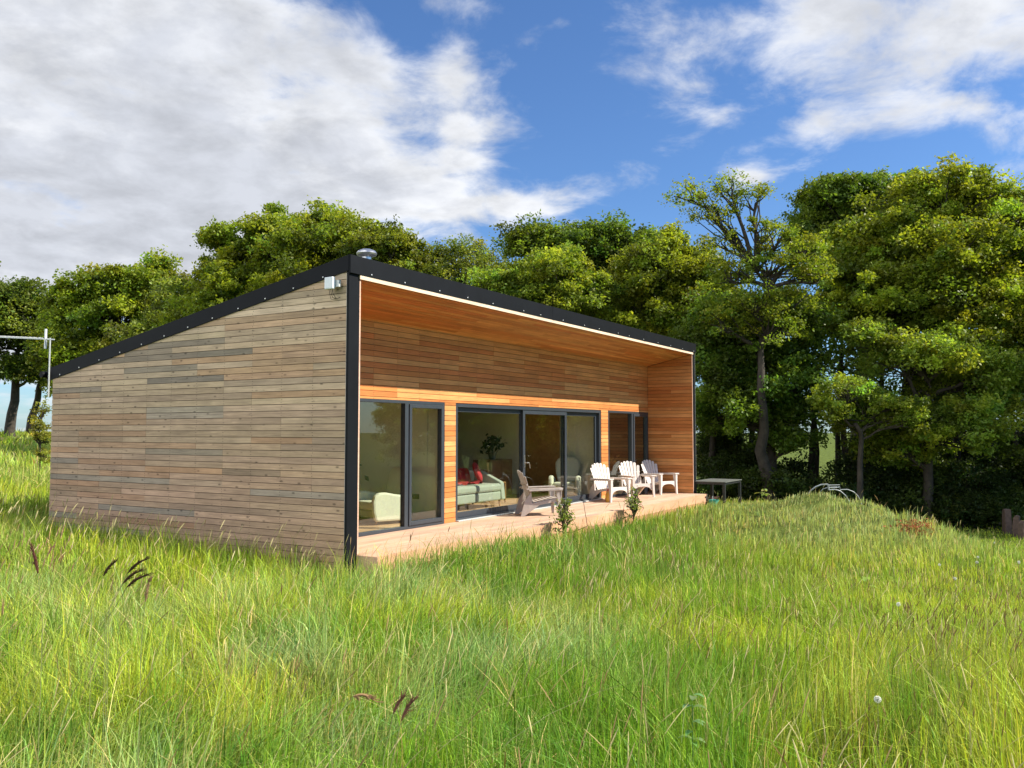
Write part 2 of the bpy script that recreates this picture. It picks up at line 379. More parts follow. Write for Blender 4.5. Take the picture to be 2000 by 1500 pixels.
# gable side walls
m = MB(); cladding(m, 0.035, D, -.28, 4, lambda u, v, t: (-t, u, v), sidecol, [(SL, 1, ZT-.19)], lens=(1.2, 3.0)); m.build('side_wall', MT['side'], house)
m = MB(); m.prism([(.02, -.42), (D, -.42), (D, ztop(D)), (.02, ztop(.02))], .0, .16, lambda u, v, t: (t+.002, u, v)); 
m.prism([(.02, -.42), (D, -.42), (D, ztop(D)), (.02, ztop(.02))], L-.17, L-.02, lambda u, v, t: (t, u, v))
m.box((.17, D-.14, -.42), (L-.18, D-.002, ztop(D)+.02))
m.build('wall_core', MT['dark'], house)
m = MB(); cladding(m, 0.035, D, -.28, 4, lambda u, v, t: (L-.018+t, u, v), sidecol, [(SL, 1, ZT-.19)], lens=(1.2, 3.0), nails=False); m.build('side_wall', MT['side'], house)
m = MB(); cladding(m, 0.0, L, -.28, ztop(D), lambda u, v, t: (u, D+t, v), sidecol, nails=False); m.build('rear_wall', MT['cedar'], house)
# front recess
def fnf(u, v, t): return (u, RC-t, v)
m = MB(); X0 = WP+.002; X1 = L-WP-.002; ZS = 3.44
cladding(m, X0, X1, ZL, ZS, fnf, cedcol, lens=(1.2, 3.6))
cladding(m, X0, 1.30, 0.004, ZL-.001, fnf, cedcol); cladding(m, 3.955, 4.303, 0.004, ZL-.001, fnf, cedcol, nails=False); cladding(m, 10.509, 10.907, 0.004, ZL-.001, fnf, cedcol, nails=False)
m.build('front_wall', MT['cedar'], house)
m = MB()
for a, b, c, d in ((X0, X1, ZL+.002, ZS+.2), (X0, 1.295, -.4, ZL), (3.96, 4.298, -.4, ZL), (10.514, 10.902, -.4, ZL), (13.50, X1, -.4, ZL)): m.box((a, RC+.003, c), (b, RC+.13, d))
m.box((X0, RC+.003, -.4), (X1, RC+.13, -.012)); m.build('wall_core', MT['dark'], house)
for x, sg in ((L-WP, -1), (WP-.0, 1)):
    m = MB(); cladding(m, .0, RC-.02, 0.004, 3.75, (lambda x, sg: lambda u, v, t: (x-sg*.018+sg*t, u, v))(x, sg), cedcol, [(.225, 1, ZSF)], nails=False, lens=(2, 3)); m.build('return_wall', MT['cedary'], house)
    m = MB(); m.prism([(0.001, -.01), (RC, -.01), (RC, ZS), (.001, ZSF)], 0, .02, (lambda x, sg: lambda u, v, t: (x-sg*(.02+t), u, v))(x, sg)); m.build('wall_core', MT['dark'], house)
    m = MB(); m.box((x-.006 if sg > 0 else x-.018, -.012, .004), (x+.018 if sg > 0 else x+.006, -.0005, ZSF-.01), (.68, .42, .30, .5)); m.build('trim_strip', MT['cedar'], house)
# soffit boards
m = MB(); nb = 15; sv = RC/nb
for i in range(nb):
    y0 = .012+i*sv; u = X0+.02
    while u < X1-.02:
        e = min(u+R.uniform(2, 4.5), X1-.02)
        if X1-e < .5: e = X1-.02
        c = cedcol(0, 0); z = lambda y: ZSF-.219*y
        y1 = y0+sv-.006
        m.add([(u, y0, z(y0)), (e-.003, y0, z(y0)), (e-.003, y1, z(y1)), (u, y1, z(y1))]+[(u, y0, z(y0)+.02), (e-.003, y0, z(y0)+.02), (e-.003, y1, z(y1)+.02), (u, y1, z(y1)+.02)],
              [(3, 2, 1, 0), (4, 5, 6, 7), (0, 1, 5, 4), (1, 2, 6, 5), (2, 3, 7, 6), (3, 0, 4, 7)], c)
        u = e
m.build('soffit', MT['cedar'], house)
m = MB(); m.prism([(.03, ZSF+.03), (D+.10, ZT-.20-SL*(D+.1)+.02), (D+.10, ZT-.012-SL*(D+.1)), (.03, ZT-.012-SL*.03)], .03, L-.03, lambda u, v, t: (t, u, v))
m.prism([(.03, ZSF-.219*.03+.022), (RC+.1, ZSF-.219*(RC+.1)+.022), (RC+.1, ZSF+.02), (.03, ZSF+.028)], .2, L-.2, lambda u, v, t: (t, u, v))
rf = m.build('roof', MT['roof'], house)
# fascias
m = MB()
m.box((-.03, -.045, ZT-.245), (L+.03, -.012, ZT), (1, 1, 1, 1), 0)
m.box((5.62, -.048, ZT-.246), (5.70, -.046, ZT+.002), (1, 1, 1, 1), 0); m.box((10.1, -.048, ZT-.246), (10.18, -.046, ZT+.002), (1, 1, 1, 1), 0)
for i in range(17):
    x = .33+i*(L-.6)/16+R.uniform(-.12, .12); m.lathe([(.0115, 0), (.0115, .006), (.005, .01)], 8, (0, 0, 0), mi=1)
    for k in range(len(m.v)-24, len(m.v)):
        v = m.v[k]; m.v[k] = (x+v[0], -.0452-v[2], ZT-.215+v[1])
m.build('front_fascia', [MT['black'], MT['screw']], house)
m = MB(); m.box((WP-.02, -.035, ZSF-.002), (L-WP+.02, -.013, ZT-.247), (.80, .60, .44, .3)); m.build('timber_fascia_strip', MT['cedar'], house)
for x in (-.03, L+.012):
    m = MB(); m.prism([(-.011, ZT-.215), (D+.16, ZT-.215-SL*(D+.16)), (D+.16, ZT-SL*(D+.16)), (-.011, ZT)], x-.005, x+.02, lambda u, v, t: (t, u, v))
    if x < 0:
        for i in range(12):
            y = .45+i*.56; m.lathe([(.011, 0), (.011, .006), (.005, .01)], 8, mi=1)
            for k in range(len(m.v)-24, len(m.v)):
                v = m.v[k]; m.v[k] = (x-.0052-v[2], y+v[0], ZT-.185-SL*y+v[1])
    m.build('side_fascia', [MT['black'], MT['screw']], house)
m = MB(); m.tube([(-.12, D+.19, ZT-.13-SL*D), (L+.1, D+.19, ZT-.13-SL*D)], .055, 10); m.build('gutter', MT['black'], house, True)
for x0, x1 in ((-.022, WP-.008), (L-WP+.022, L+.022)):
    m = MB(); m.box((x0, -.011, -.42), (x1, .03, ZT-.22)); m.build('corner_post', MT['black'], house, bevel=.003)
m = MB(); m.box((-.0225, .0305, -.3), (-.001, .0345, ZT-.24), (.55, .5, .45, .2)); m.build('trim_strip', MT['cedar'], house)
m = MB(); m.box((L+.023, -.008, -.1), (L+.033, .012, ZT-.25), (.6, .62, .6, 1)); m.build('corner_bead', MT['galv'], house)
# roof cowl
cz = ZT-SL*.62-.03; cw = (1.05, .62)
m = MB(); m.lathe([(.15, 0), (.13, .05), (.075, .07), (.075, .36), (.10, .375), (.145, .39), (.155, .415), (.13, .455), (.07, .48), (.012, .488)], 28, (cw[0], cw[1], cz)); m.build('roof_cowl', MT['steel'], house, True)
# deck
dk = MB(); yy = -.35; nbd = 12; bw = (RC+.10+.35)/nbd
DX1 = L-.15
for i in range(nbd):
    y0 = -.35+i*bw; u = WP; 
    while u < DX1:
        e = min(u+R.uniform(2.4, 4.2), DX1)
        if DX1-e < .6: e = DX1
        ya, yb = y0, y0+bw-.010
        segs = [(u, e)] if yb < -.02 else [(max(u, WP+.01), min(e, L-WP-.01))]
        for a, b in segs:
            if b-a > .05: dk.box((a+.001, ya, -.03), (b-.001, yb, 0), jit((.57, .385, .265), .12))
        u = e
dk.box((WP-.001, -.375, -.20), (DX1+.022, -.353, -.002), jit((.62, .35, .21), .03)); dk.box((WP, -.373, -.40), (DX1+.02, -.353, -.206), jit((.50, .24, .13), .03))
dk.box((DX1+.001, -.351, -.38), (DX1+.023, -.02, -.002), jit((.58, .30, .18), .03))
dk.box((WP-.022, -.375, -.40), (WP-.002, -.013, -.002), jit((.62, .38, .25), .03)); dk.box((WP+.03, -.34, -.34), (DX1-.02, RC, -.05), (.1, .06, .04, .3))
dk.build('deck', MT['deck'], house)

# windows
FY = RC+.012
def pane(parent, x0, x1, z0, z1, y):
    m = MB(); m.box((x0, y, z0), (x1, y+.006, z1)); return m.build('pane', MT['glass'], parent)
def framebox(m, x0, x1, z0, z1, y0, y1, wd, wl=None, wr=None, wt=None, wb=None):
    wl = wl or wd; wr = wr or wd; wt = wt or wd; wb = wb or wd
    m.box((x0, y0, z0), (x0+wl, y1, z1)); m.box((x1-wr, y0, z0), (x1, y1, z1))
    m.box((x0+wl, y0, z1-wt), (x1-wr, y1, z1)); m.box((x0+wl, y0, z0), (x1-wr, y1, z0+wb))
def window(x0, x1, mull, name='window'):
    m = MB(); framebox(m, x0, x1, .004, ZL-.004, FY-.035, FY+.06, .05)
    m.box((mull-.05, FY-.035, .054), (mull+.05, FY+.06, ZL-.054))
    fo = m.build(name, MT['frame'], house, bevel=.003)
    pane(fo, x0+.05, mull-.05, .054, ZL-.054, FY+.02)
    s = MB(); framebox(s, mull+.052, x1-.052, .058, ZL-.058, FY-.055, FY+.04, .065); so = s.build('opening_sash', MT['frame'], fo, bevel=.004)
    pane(fo, mull+.118, x1-.118, .124, ZL-.124, FY+.005)
    return fo
w1 = window(1.31, 3.945, 2.86); 
w3 = window(10.917, 13.50, 12.42)
m = MB(); framebox(m, 4.313, 10.499, .004, ZL-.004, FY-.02, FY+.11, .07, wb=.045)
sd = m.build('sliding_door', MT['frame'], house, bevel=.003)
m = MB(); m.box((4.313, RC-.085, .004), (10.499, FY-.022, .022)); m.build('threshold', MT['galv'], sd, bevel=.003)
for x0, x1, y in ((4.385, 6.86, FY+.055), (6.78, 8.74, FY-.005), (8.62, 10.427, FY+.055)):
    s = MB(); framebox(s, x0, x1, .051, ZL-.076, y, y+.045, .085, wb=.10); so = s.build('door_leaf', MT['frame'], sd, bevel=.004)
    pane(so, x0+.086, x1-.086, .152, ZL-.162, y+.02)
m = MB(); m.box((6.812, FY-.018, .90), (6.842, FY-.006, 1.16)); m.tube([(6.827, FY-.018, 1.0), (6.827, FY-.07, 1.0), (6.90, FY-.075, 1.0), (6.94, FY-.072, .94), (6.95, FY-.07, .88)], .009, 8); m.build('handle', MT['steel'], sd, True)
# interior shell
m = MB(); m.box((.17, RC+.131, -.03), (L-.18, D-.145, .016), (.50, .31, .17, .4)); m.build('interior_floor', MT['floor'], house)
m = MB(); m.box((.17, RC+.135, 2.52), (L-.18, D-.145, 2.56)); m.build('interior_ceiling', MT['plaster'], house)
for a, b, c, d in ((4.10, RC+.131, 4.20, D-.146), (.163, RC+.132, .185, D-.146), (10.75, RC+.131, 10.85, D-.146)): m = MB(); m.box((a, b, .016), (c, d, 2.519)); m.build('interior_wall', MT['plaster'], house)
for a, c in ((4.22, 10.74), (.19, 4.09), (10.86, L-.19)): m = MB(); m.box((a, D-.17, .016), (c, D-.148, 2.519)); m.build('interior_wall', MT['plaster' if a < 4 else 'shadeplaster'], house)
m = MB(); m.box((10.715, 2.55, .016), (10.748, 2.64, 2.1)); m.box((10.715, 3.5, .016), (10.748, 3.59, 2.1)); m.box((10.715, 2.55, 2.1), (10.748, 3.59, 2.19)); m.box((10.735, 2.64, .02), (10.748, 3.5, 2.1)); m.build('interior_door', MT['oak'], house)
for p in ((4.094, 1.95, .40), (10.744, 2.25, .45)):
    m = MB(); m.box((p[0]-.006, p[1], p[2]), (p[0]+.004, p[1]+.15, p[2]+.09)); m.build('wall_socket', MT['blackrubber'], house)
m = MB(); m.tube([(3.66, FY+.14, 2.1), (3.665, FY+.142, 1.0)], .003, 5); m.tube([(3.69, FY+.14, 2.1), (3.685, FY+.142, 1.25)], .003, 5); m.build('blind_cord', MT['blackrubber'], house)

# ------------------------------------------------------------------ small wall fittings
bx = empty('wireless_box', (-.10, .16, 3.56), 0, 'small square white box on a bracket at the top corner of the cabin', 'antenna box')
m = MB(); m.box((-.06, -.0, 0), (.0, .15, .165)); m.build('casing', MT['white'], bx, bevel=.012)
m = MB(); m.box((.0, -.06, .03), (.04, .03, .12)); m.box((.0, .03, .05), (.075, .09, .09)); m.build('bracket', MT['galv'], bx)
m = MB()
for k in range(3): m.tube([(-.03, .03+.03*k, 0), (-.02, .03+.028*k, -.05), (.0, .02+.03*k, -.09-.02*k), (.04, .01, -.13), (.07, -.02, -.10)], .004, 5)
m.build('cable', MT['blackrubber'], bx)
ae = empty('tv_aerial', (.25, D+.25, 2.4), 0, 'thin grey television aerial on a mast behind the low end of the roof', 'aerial')
base = np.array((.25, D+.25, 2.4))
tA = 14.25
m = MB(); p0 = at(94.5, 775, tA)-base; p1 = at(98, 660, tA)-base; m.tube([tuple(p0), tuple(p1)], .012, 8); m.build('mast', MT['galv'], ae, True)
b0 = at(106, 663, tA-.05)-base; b1 = at(-30, 657, tA+.5)-base; dv = (b1-b0)
m = MB(); m.bar(tuple(b0), tuple(b1), .015, .02); m.build('boom', MT['galv'], ae)
m = MB()
side = np.cross(dv, (0, 0, 1)); side /= np.linalg.norm(side)
for k in range(15):
    c = b0+dv*(.14+.86*k/14); c[2] += .015; m.tube([tuple(c-side*.12), tuple(c+side*.12)], .0035, 5)
m.build('element', MT['galv'], ae)
m = MB(); c = b0+dv*.12; m.bar(tuple(c+np.array((0, 0, .17))), tuple(c-np.array((0, 0, .16))), .03, .03, up=(1, 0, 0)); m.build('reflector', MT['galv'], ae)

# ------------------------------------------------------------------ furniture on the deck
def adirondack(label, loc, rz, tint):
    e = empty('adirondack_chair', loc, rz, label, 'garden chair', 'resin garden chairs on the deck')
    c = (tint[0]*.70, tint[1]*.65, tint[2]*.61, 1); mt = MT['resin']
    m = MB()                                                     # seat of slats sloping back
    for i in range(7):
        y0 = -.30+i*.078; z0 = .345-.014*i-.004*(i == 0)
        m.box((-.25, y0, z0-.018), (.25, y0+.068, z0), c)
    for sx in (-.262, .262): m.bar((sx, -.31, .315), (sx, .26, .215), .03, .06, c)
    m.box((-.25, -.318, .262), (.25, -.302, .345), c)
    m.build('seat', mt, e, bevel=.004)
    m = MB()                                                     # arched apron between the front legs
    pts = [(-.255, .345), (-.255, .17)]+[(-.225+.45*k/12, .20+.075*math.sin(math.pi*k/12)**.5) for k in range(13)]+[(.255, .17), (.255, .345)]
    m.prism(pts[::-1], 0, .02, lambda u, v, t: (u, -.34+t, v), c); m.build('apron', mt, e, bevel=.003)
    m = MB(); ns = 7                                             # fan back
    for i in range(ns):
        k = i-3; L0, L1 = 0.0, .70-.011*k*k-(.02 if abs(k) == 3 else 0)
        b = k*.062; tp = k*.097; wb = .048; wt = .076
        prof = [(b-wb/2, 0), (b+wb/2, 0)]
        for q in range(0, 9):
            a = math.pi*q/8; f = (L1-.03)/.70
            cx = b+(tp-b)*f; hw = (wb+(wt-wb)*f)/2; prof.append((cx+hw*math.cos(a), L1-.03+.03*math.sin(a)))
        rk = math.radians(20)
        def fn(u, v, t, k=k): 
            d = -.035*(u/.28)**2
            return (u, .20+v*math.sin(rk)+t*math.cos(rk)+d, .235+v*math.cos(rk)-t*math.sin(rk))
        # subdivide length by simple polygon, thin plate
        m.prism(prof, 0, .014, fn, c)
    m.build('backrest', mt, e)
    for v, wd in ((.10, .24), (.40, .30)):
        m = MB(); rk = math.radians(20); y = .20+v*math.sin(rk)+.02; z = .235+v*math.cos(rk)
        m.tube([(-wd, y-.03, z), (0, y+.012, z-.005), (wd, y-.03, z)], .014, 6, c); m.build('back_rail', mt, e)
    for sx in (-1, 1):
        m = MB(); pl = [(.225, -.38), (.375, -.38), (.385, -.30), (.36, .10), (.33, .34), (.27, .36), (.275, .0)]
        if sx < 0: pl = [(-u, v) for u, v in pl][::-1]
        m.prism(pl, .525, .550, lambda u, v, t: (u, v, t-.02*(v+.38)), c); m.prism([(u*1.0, v) for u, v in pl][:0] or [(sx*.37 if sx > 0 else -.385, -.37), (.385 if sx > 0 else -.37, -.37), (.365 if sx > 0 else -.35, .30), (.35 if sx > 0 else -.365, .30)], .50, .53, lambda u, v, t: (u, v, t-.02*(v+.38)), c)
        m.build('arm', mt, e, bevel=.006)
        m = MB(); x = sx*.285                                    # front leg rising to the arm, flared
        m.prism([(-.35, .54), (-.355, .34), (-.37, 0), (-.325, 0), (-.28, .34), (-.24, .54)], -.02, .02, lambda u, v, t: (x+sx*.02*(1-v/.54)+t, u, v), c)
        m.prism([(x-.035, .535), (x-.03, .3), (x+sx*.02-.026, 0), (x+sx*.02+.026, 0), (x+.03, .3), (x+.035, .535)][::1], -.368, -.352, lambda u, v, t: (u, t, v), c)
        m.build('front_leg', mt, e, bevel=.004)
        m = MB(); m.prism([(-.05, .30), (.38, .0), (.45, .0), (.37, .30), (.28, .42), (.24, .50), (.22, .25)], -.016, .016, lambda u, v, t: (sx*.272+t, u, v), c)
        m.build('rear_leg', mt, e, bevel=.003)
    return e
def rzf(fx, fy): return math.atan2(fx, -fy)
adirondack('resin garden chair tinted brown for its shaded back, turned sideways in front of the sliding door', (6.28, .62, 0), rzf(.68, -.73), (.62, .58, .54))  # darker brown tint holds the shade of the turned back
adirondack('pale garden chair beside the yellow bottle, leftmost of the row of three', (10.08, .85, 0), rzf(-.37, -.93), (1, .97, .93))
adirondack('pale garden chair in the middle of the row of three', (11.68, .86, 0), rzf(-.59, -.80), (.98, .94, .90))
adirondack('garden chair with a shaded grey back beside the cladded end wall of the deck', (12.95, .75, 0), rzf(-.37, -.93), (.98, .95, .93))
b = empty('yellow_bottle', (9.72, .72, 0), .3, 'yellow plastic bottle standing on the deck behind the leftmost chair of the row', 'bottle')
m = MB(); m.lathe([(.07, 0), (.075, .03), (.075, .17), (.06, .21), (.03, .24), (.026, .26)], 20); m.build('body', MT['yellow'], b, True)
m = MB(); m.lathe([(.032, .261), (.032, .30), (.02, .305)], 16); m.build('cap', MT['red'], b, True)
for i, (x, y, r_) in enumerate(((12.3, 1.05, .5), (12.47, .98, .8))):
    b = empty('black_boot', (x, y, 0), r_, ('black boot on the deck behind the middle chair, nearer the window' if i == 0 else 'black boot on the deck between the middle chair and the end chair'), 'boot', 'pair of boots on the deck')
    m = MB(); m.prism([(-.14, 0), (.13, 0), (.15, .03), (.13, .07), (.03, .10), (-.02, .13), (-.03, .24), (-.13, .24), (-.145, .06)][::1], -.045, .045, lambda u, v, t: (u, t, v)); m.build('upper', MT['blackrubber'], b, bevel=.015)
    m = MB(); m.box((-.15, -.05, -.0), (.155, .05, .014)); m.build('sole', MT['dark'], b, bevel=.004)

# table to the right of the cabin
tz = -.40
e = empty('garden_table', (13.62, -.84, tz), 0, 'plain black metal table standing in long grass past the right end of the deck', 'table')
m = MB(); m.box((0, 0, .70), (1.5, .9, .722)); m.build('table_top', MT['slate'], e, bevel=.004)
m = MB(); m.box((.03, .03, .645), (1.47, .06, .699)); m.box((.03, .84, .645), (1.47, .87, .699)); m.box((.03, .061, .645), (.06, .839, .699)); m.box((1.44, .061, .645), (1.47, .839, .699)); m.build('frame', MT['table'], e)
for x in (.02, 1.41):
    for y in (.02, .81): m = MB(); m.box((x, y, -.05), (x+.07, y+.07, .644)); m.build('leg', MT['table'], e, bevel=.004)
p = onz(1391, 966, -.24)
e = empty('rusty_barrow', (13.9, -.28, -.40), .5, 'rusty brown metal tray lying tilted under the black table', 'tray')
m = MB(); m.prism([(-.30, .10), (.30, .0), (.34, .09), (-.26, .22)], -.2, .2, lambda u, v, t: (u, t*(1+.3*v), v+.10)); m.build('tray', MT['rust'], e, bevel=.01)
m = MB(); m.tube([(-.28, -.15, .20), (-.55, -.17, .34)], .015, 6); m.tube([(-.28, .15, .20), (-.55, .17, .34)], .015, 6); m.build('handle', MT['rust'], e, True)
e = empty('teal_bucket', (13.52, -.55, -.40), .2, 'teal plastic bucket in the grass beside the near leg of the black table', 'bucket')
m = MB(); m.lathe([(.09, 0), (.13, .24), (.14, .245), (.14, .255), (.122, .25), (.085, .02), (.0, .02)], 20); m.build('body', MT['teal'], e, True)
m = MB(); m.tube([(.135*math.cos(a), .02, .24+.135*math.sin(a)*.8) for a in np.linspace(0, math.pi, 9)], .005, 5); m.build('handle', MT['galv'], e, True)

# hoops
def cv(pts, t0, t1, base): return [tuple(at(px, py, t0+(t1-t0)*i/(len(pts)-1))-base) for i, (px, py) in enumerate(pts)]
hb = at(1620, 990, 21.5); hb[2] = float(H(hb[0], hb[1]))
e = empty('garden_hoop_frame', tuple(hb), 0, 'pair of pale pipe hoops joined at the top standing behind the grassy bank', 'hoop frame')
A = [(1574, 1010), (1573, 985), (1577, 968), (1584, 957.5), (1593, 951), (1604, 946.5), (1617, 946)]
B = [(1617.5, 946), (1618, 952), (1619, 957)]
C_ = [(1619, 957), (1630, 956), (1641, 959), (1651, 967.5), (1658, 978), (1662, 989), (1664, 1003), (1662, 1025)]
A2 = [(1598, 1010), (1595, 985), (1599, 964), (1607, 955), (1618, 952)]
C2 = [(1640, 951), (1641, 956.5), (1655, 956), (1667, 960.5), (1676, 969), (1681, 979), (1684, 991), (1682, 1004), (1676, 1022)]
for pts, r_, t0, t1 in ((A, .018, 21.3, 21.3), (C_, .016, 21.3, 21.3), (A2, .009, 22.3, 22.3), (C2, .013, 22.3, 22.3)):
    m = MB(); m.tube(cv(pts, t0, t1, hb), r_, 8); m.build('hoop', MT['hoop'], e, True)
m = MB(); m.tube(cv(B, 21.3, 21.3, hb), .024, 8)
m.tube([tuple(at(1618, 947.5, 21.3)-hb), tuple(at(1640, 947, 22.3)-hb)], .009, 6); m.tube([tuple(at(1619, 952, 21.3)-hb), tuple(at(1638, 952, 22.3)-hb)], .008, 6)
m.tube([tuple(at(1619, 952, 22.3)-hb), tuple(at(1640, 951, 22.3)-hb)], .012, 6)
m.build('joint', MT['hoop'], e, True)

# old posts at the right
for i, (px, t_, w_, h_, lab) in enumerate(((1967, 25.0, .26, .72, 'thick weathered grey post nearest the dark hedge at the right edge'),
        (1986, 24.2, .20, .62, 'shorter split timber post between the thick post and the picture edge'),
        (1999, 23.4, .22, .50, 'low reddish timber post cut off by the right picture edge'))):
    p = at(px, 1040, t_); z = float(H(p[0], p[1]))-.1
    e = empty('timber_post', (p[0], p[1], z), .4+i, lab, 'post', 'old timber posts at the wood edge')
    m = MB(); hw = w_/2
    pts = [(-hw, -.0), (hw, -.0), (hw*.95, h_*.7), (hw*.7, h_+.02), (hw*.1, h_+.10), (-hw*.8, h_+.08), (-hw*1.02, h_*.6)]
    m.prism(pts, -.09, .09, lambda u, v, t: (u, t, v)); m.build('shaft', MT['oldwood'], e, bevel=.015)
    m = MB(); m.prism([(hw*.3, .02), (hw*.8, .02), (hw*.7, h_*.8), (hw*.4, h_*.75)], -.1, -.088, lambda u, v, t: (u, t, v)); m.build('split', MT['rust'], e)

# ------------------------------------------------------------------ inside the cabin
def armchair(label, loc, rz):
    e = empty('armchair', loc, rz, label, 'armchair', 'cream armchairs inside the cabin')
    for sx in (-1, 1):
        m = MB(); pl = [(-.36, .06), (.28, .05), (.36, .30), (.33, .44), (.20, .50), (.05, .52), (-.15, .56), (-.30, .56), (-.39, .50), (-.42, .40), (-.41, .22)]
        m.prism(pl, 0, .10, lambda u, v, t: (sx*.33+(t-.05), u, v)); m.build('side_panel', MT['fabric'], e, bevel=.035)
    m = MB(); m.box((-.275, -.36, .24), (.275, .26, .40)); m.build('seat_cushion', MT['fabric'], e, bevel=.05)
    m = MB(); m.box((-.27, -.30, .10), (.27, .28, .235)); m.build('base', MT['fabric'], e, bevel=.02)
    m = MB(); pl = [(-.20, .30), (.20, .30), (.29, .62), (.31, .85), (.24, .96), (.10, 1.0), (-.10, 1.0), (-.24, .96), (-.31, .85), (-.29, .62)]
    m.prism(pl, 0, .10, lambda u, v, t: (u, .20+(v-.3)*.28+t, v)); m.build('backrest', MT['fabric'], e, bevel=.035)
    for x, y in ((-.28, -.30), (.28, -.30), (-.28, .28), (.28, .28)):
        m = MB(); m.tube([(x, y, 0), (x*.95, y*.95, .10)], [.014, .02], 8); m.build('leg', MT['oak'], e, True)
armchair('cream armchair with a high back behind the left window', (3.40, 2.26, .018), rzf(-.96, .28))
armchair('cream armchair behind the right end of the sliding door', (10.1, 2.05, .018), rzf(-.8, -.3))
e = empty('sofa', (6.35, 2.62, .018), 0, 'pale green sofa inside the cabin behind the sliding door', 'sofa')
m = MB(); m.box((-1.15, -.42, .14), (1.0, .42, .33)); m.build('base', MT['sofa'], e, bevel=.03)
m = MB(); m.box((-1.12, -.44, .335), (1.0, .25, .50)); m.build('seat_cushion', MT['sofa'], e, bevel=.05)
m = MB(); m.prism([(-.44, .14), (.44, .14), (.46, .82), (.10, .74), (-.40, .52)], 0, .16, lambda u, v, t: (1.01+t, u, v)); m.build('arm', MT['sofa'], e, bevel=.03)
m = MB(); m.box((-1.15, .26, .34), (1.0, .46, .78)); m.build('backrest', MT['sofa'], e, bevel=.06)
for x in (-1.05, 1.05):
    for y in (-.36, .36): m = MB(); m.tube([(x, y, 0), (x, y*.95, .14)], [.018, .026], 8); m.build('leg', MT['oak'], e, True)
def cloth(name, parent, nx, ny, fn, mt):
    vs = [fn(i/(nx-1), j/(ny-1)) for j in range(ny) for i in range(nx)]; vs2 = [(x, y, z-.012) for x, y, z in vs]
    N = nx*ny; fs = []
    for j in range(ny-1):
        for i in range(nx-1):
            a = j*nx+i; fs += [(a, a+1, a+nx+1, a+nx), (N+a, N+a+nx, N+a+nx+1, N+a+1)]
    m = MB(); m.add(vs, fs); m.v += vs2; m.c += [(1, 1, 1, 1)]*N
    return m.build(name, mt, parent, True)
o = cloth('throw_blanket', None, 24, 14, lambda u, v: (5.95+1.1*u+.03*math.sin(v*9), 2.45+.55*v, .545+.28*ss(v, .45, .85)+.03*math.sin(u*15+v*6)+.02*math.sin(u*31)), MT['red'])
tag(o, 'crumpled red blanket lying along the back of the sofa', 'blanket')
o = MB(); 
n_ = 14; pr = [(.001, -.07)]+[(.23*math.sin(math.pi*k/n_)**.6, -.07*math.cos(math.pi*k/n_)) for k in range(1, n_)]+[(.001, .07)]
o.lathe(pr, 20); o.v = [(x*1.0, y, z) for x, y, z in o.v]
o = o.build('red_cushion', MT['red'], None, True); o.location = (7.05, 2.62, .76); o.rotation_euler = (1.2, 0, .5); tag(o, 'bright red cushion leaning against the raised arm of the sofa', 'cushion')
e = empty('dining_chair', (8.3, 2.9, .018), .6, 'light wooden dining chair inside the cabin beside the brown cabinet', 'chair')
m = MB(); m.box((-.2, -.2, .43), (.2, .2, .46)); m.build('seat', MT['oak'], e, bevel=.01)
for x, y, h_ in ((-.18, -.18, .43), (.18, -.18, .43), (-.18, .18, .92), (.18, .18, .92)):
    m = MB(); m.tube([(x, y, 0), (x, y, .45), (x, y+(.06 if h_ > .5 else 0), h_)] if h_ > .5 else [(x, y, 0), (x, y, .43)], .018, 8); m.build('leg', MT['oak'], e, True)
m = MB(); m.box((-.18, .20, .82), (.18, .225, .90)); m.box((-.18, .20, .66), (.18, .222, .71)); m.build('backrest', MT['oak'], e)
e = empty('cabinet', (9.2, 3.6, .018), 0, 'brown wooden cabinet deep inside the cabin behind the sliding door', 'cabinet')
m = MB(); m.box((-.5, -.25, .05), (.5, .25, .95)); m.build('carcass', MT['walnut'], e, bevel=.006)
for x in (-.49, .01): m = MB(); m.box((x, -.268, .08), (x+.48, -.252, .92)); d = m.build('door', MT['walnut'], e, bevel=.004); m = MB(); m.box((x+.22, -.285, .5), (x+.25, -.269, .53)); m.build('knob', MT['oak'], d)

# ------------------------------------------------------------------ leaf builder
def leafgeo(C, size, up=.5, asp=.62, rg=rng, flat=None):
    """rhombus leaves round the centres C; size per leaf"""
    n = len(C); N = rg.normal(size=(n, 3)); N /= np.linalg.norm(N, axis=1)[:, None]; N[:, 2] += up; N /= np.linalg.norm(N, axis=1)[:, None]
    A = rg.normal(size=(n, 3)); A -= (A*N).sum(1)[:, None]*N; A /= np.linalg.norm(A, axis=1)[:, None]; B = np.cross(N, A)
    s = size[:, None]
    V = np.stack([C-A*s, C-B*s*asp+N*s*.12, C+A*s, C+B*s*asp+N*s*.12], 1).reshape(-1, 3)
    return V, np.arange(4*n).reshape(n, 4)
def potted(label, loc, h, n, spread, col, pot=True):
    e = empty('house_plant', loc, 0, label, 'house plant')
    if pot: m = MB(); m.lathe([(.08, 0), (.11, .16), (.115, .17), (.10, .17), (.09, .15)], 18); m.build('pot', MT['slate'], e, True)
    C = rng.normal(size=(n, 3))*np.array([spread, spread, spread*.8])+np.array([0, 0, h])
    V, F = leafgeo(C, rng.uniform(.04, .08, n), .2); npmesh('foliage', V, F, MT['bush'], e, np.repeat(col*rng.uniform(.6, 1.3, (n, 1)), 4, 0))
    m = MB()
    for k in range(7): m.tube([(0, 0, .12), tuple(C[k]*.5), tuple(C[k])], .006, 5)
    m.build('stem', MT['bark'], e)
potted('dark leafy plant in a pot on top of the brown cabinet', (9.1, 3.55, .968), .38, 120, .14, np.array((.03, .06, .05)))
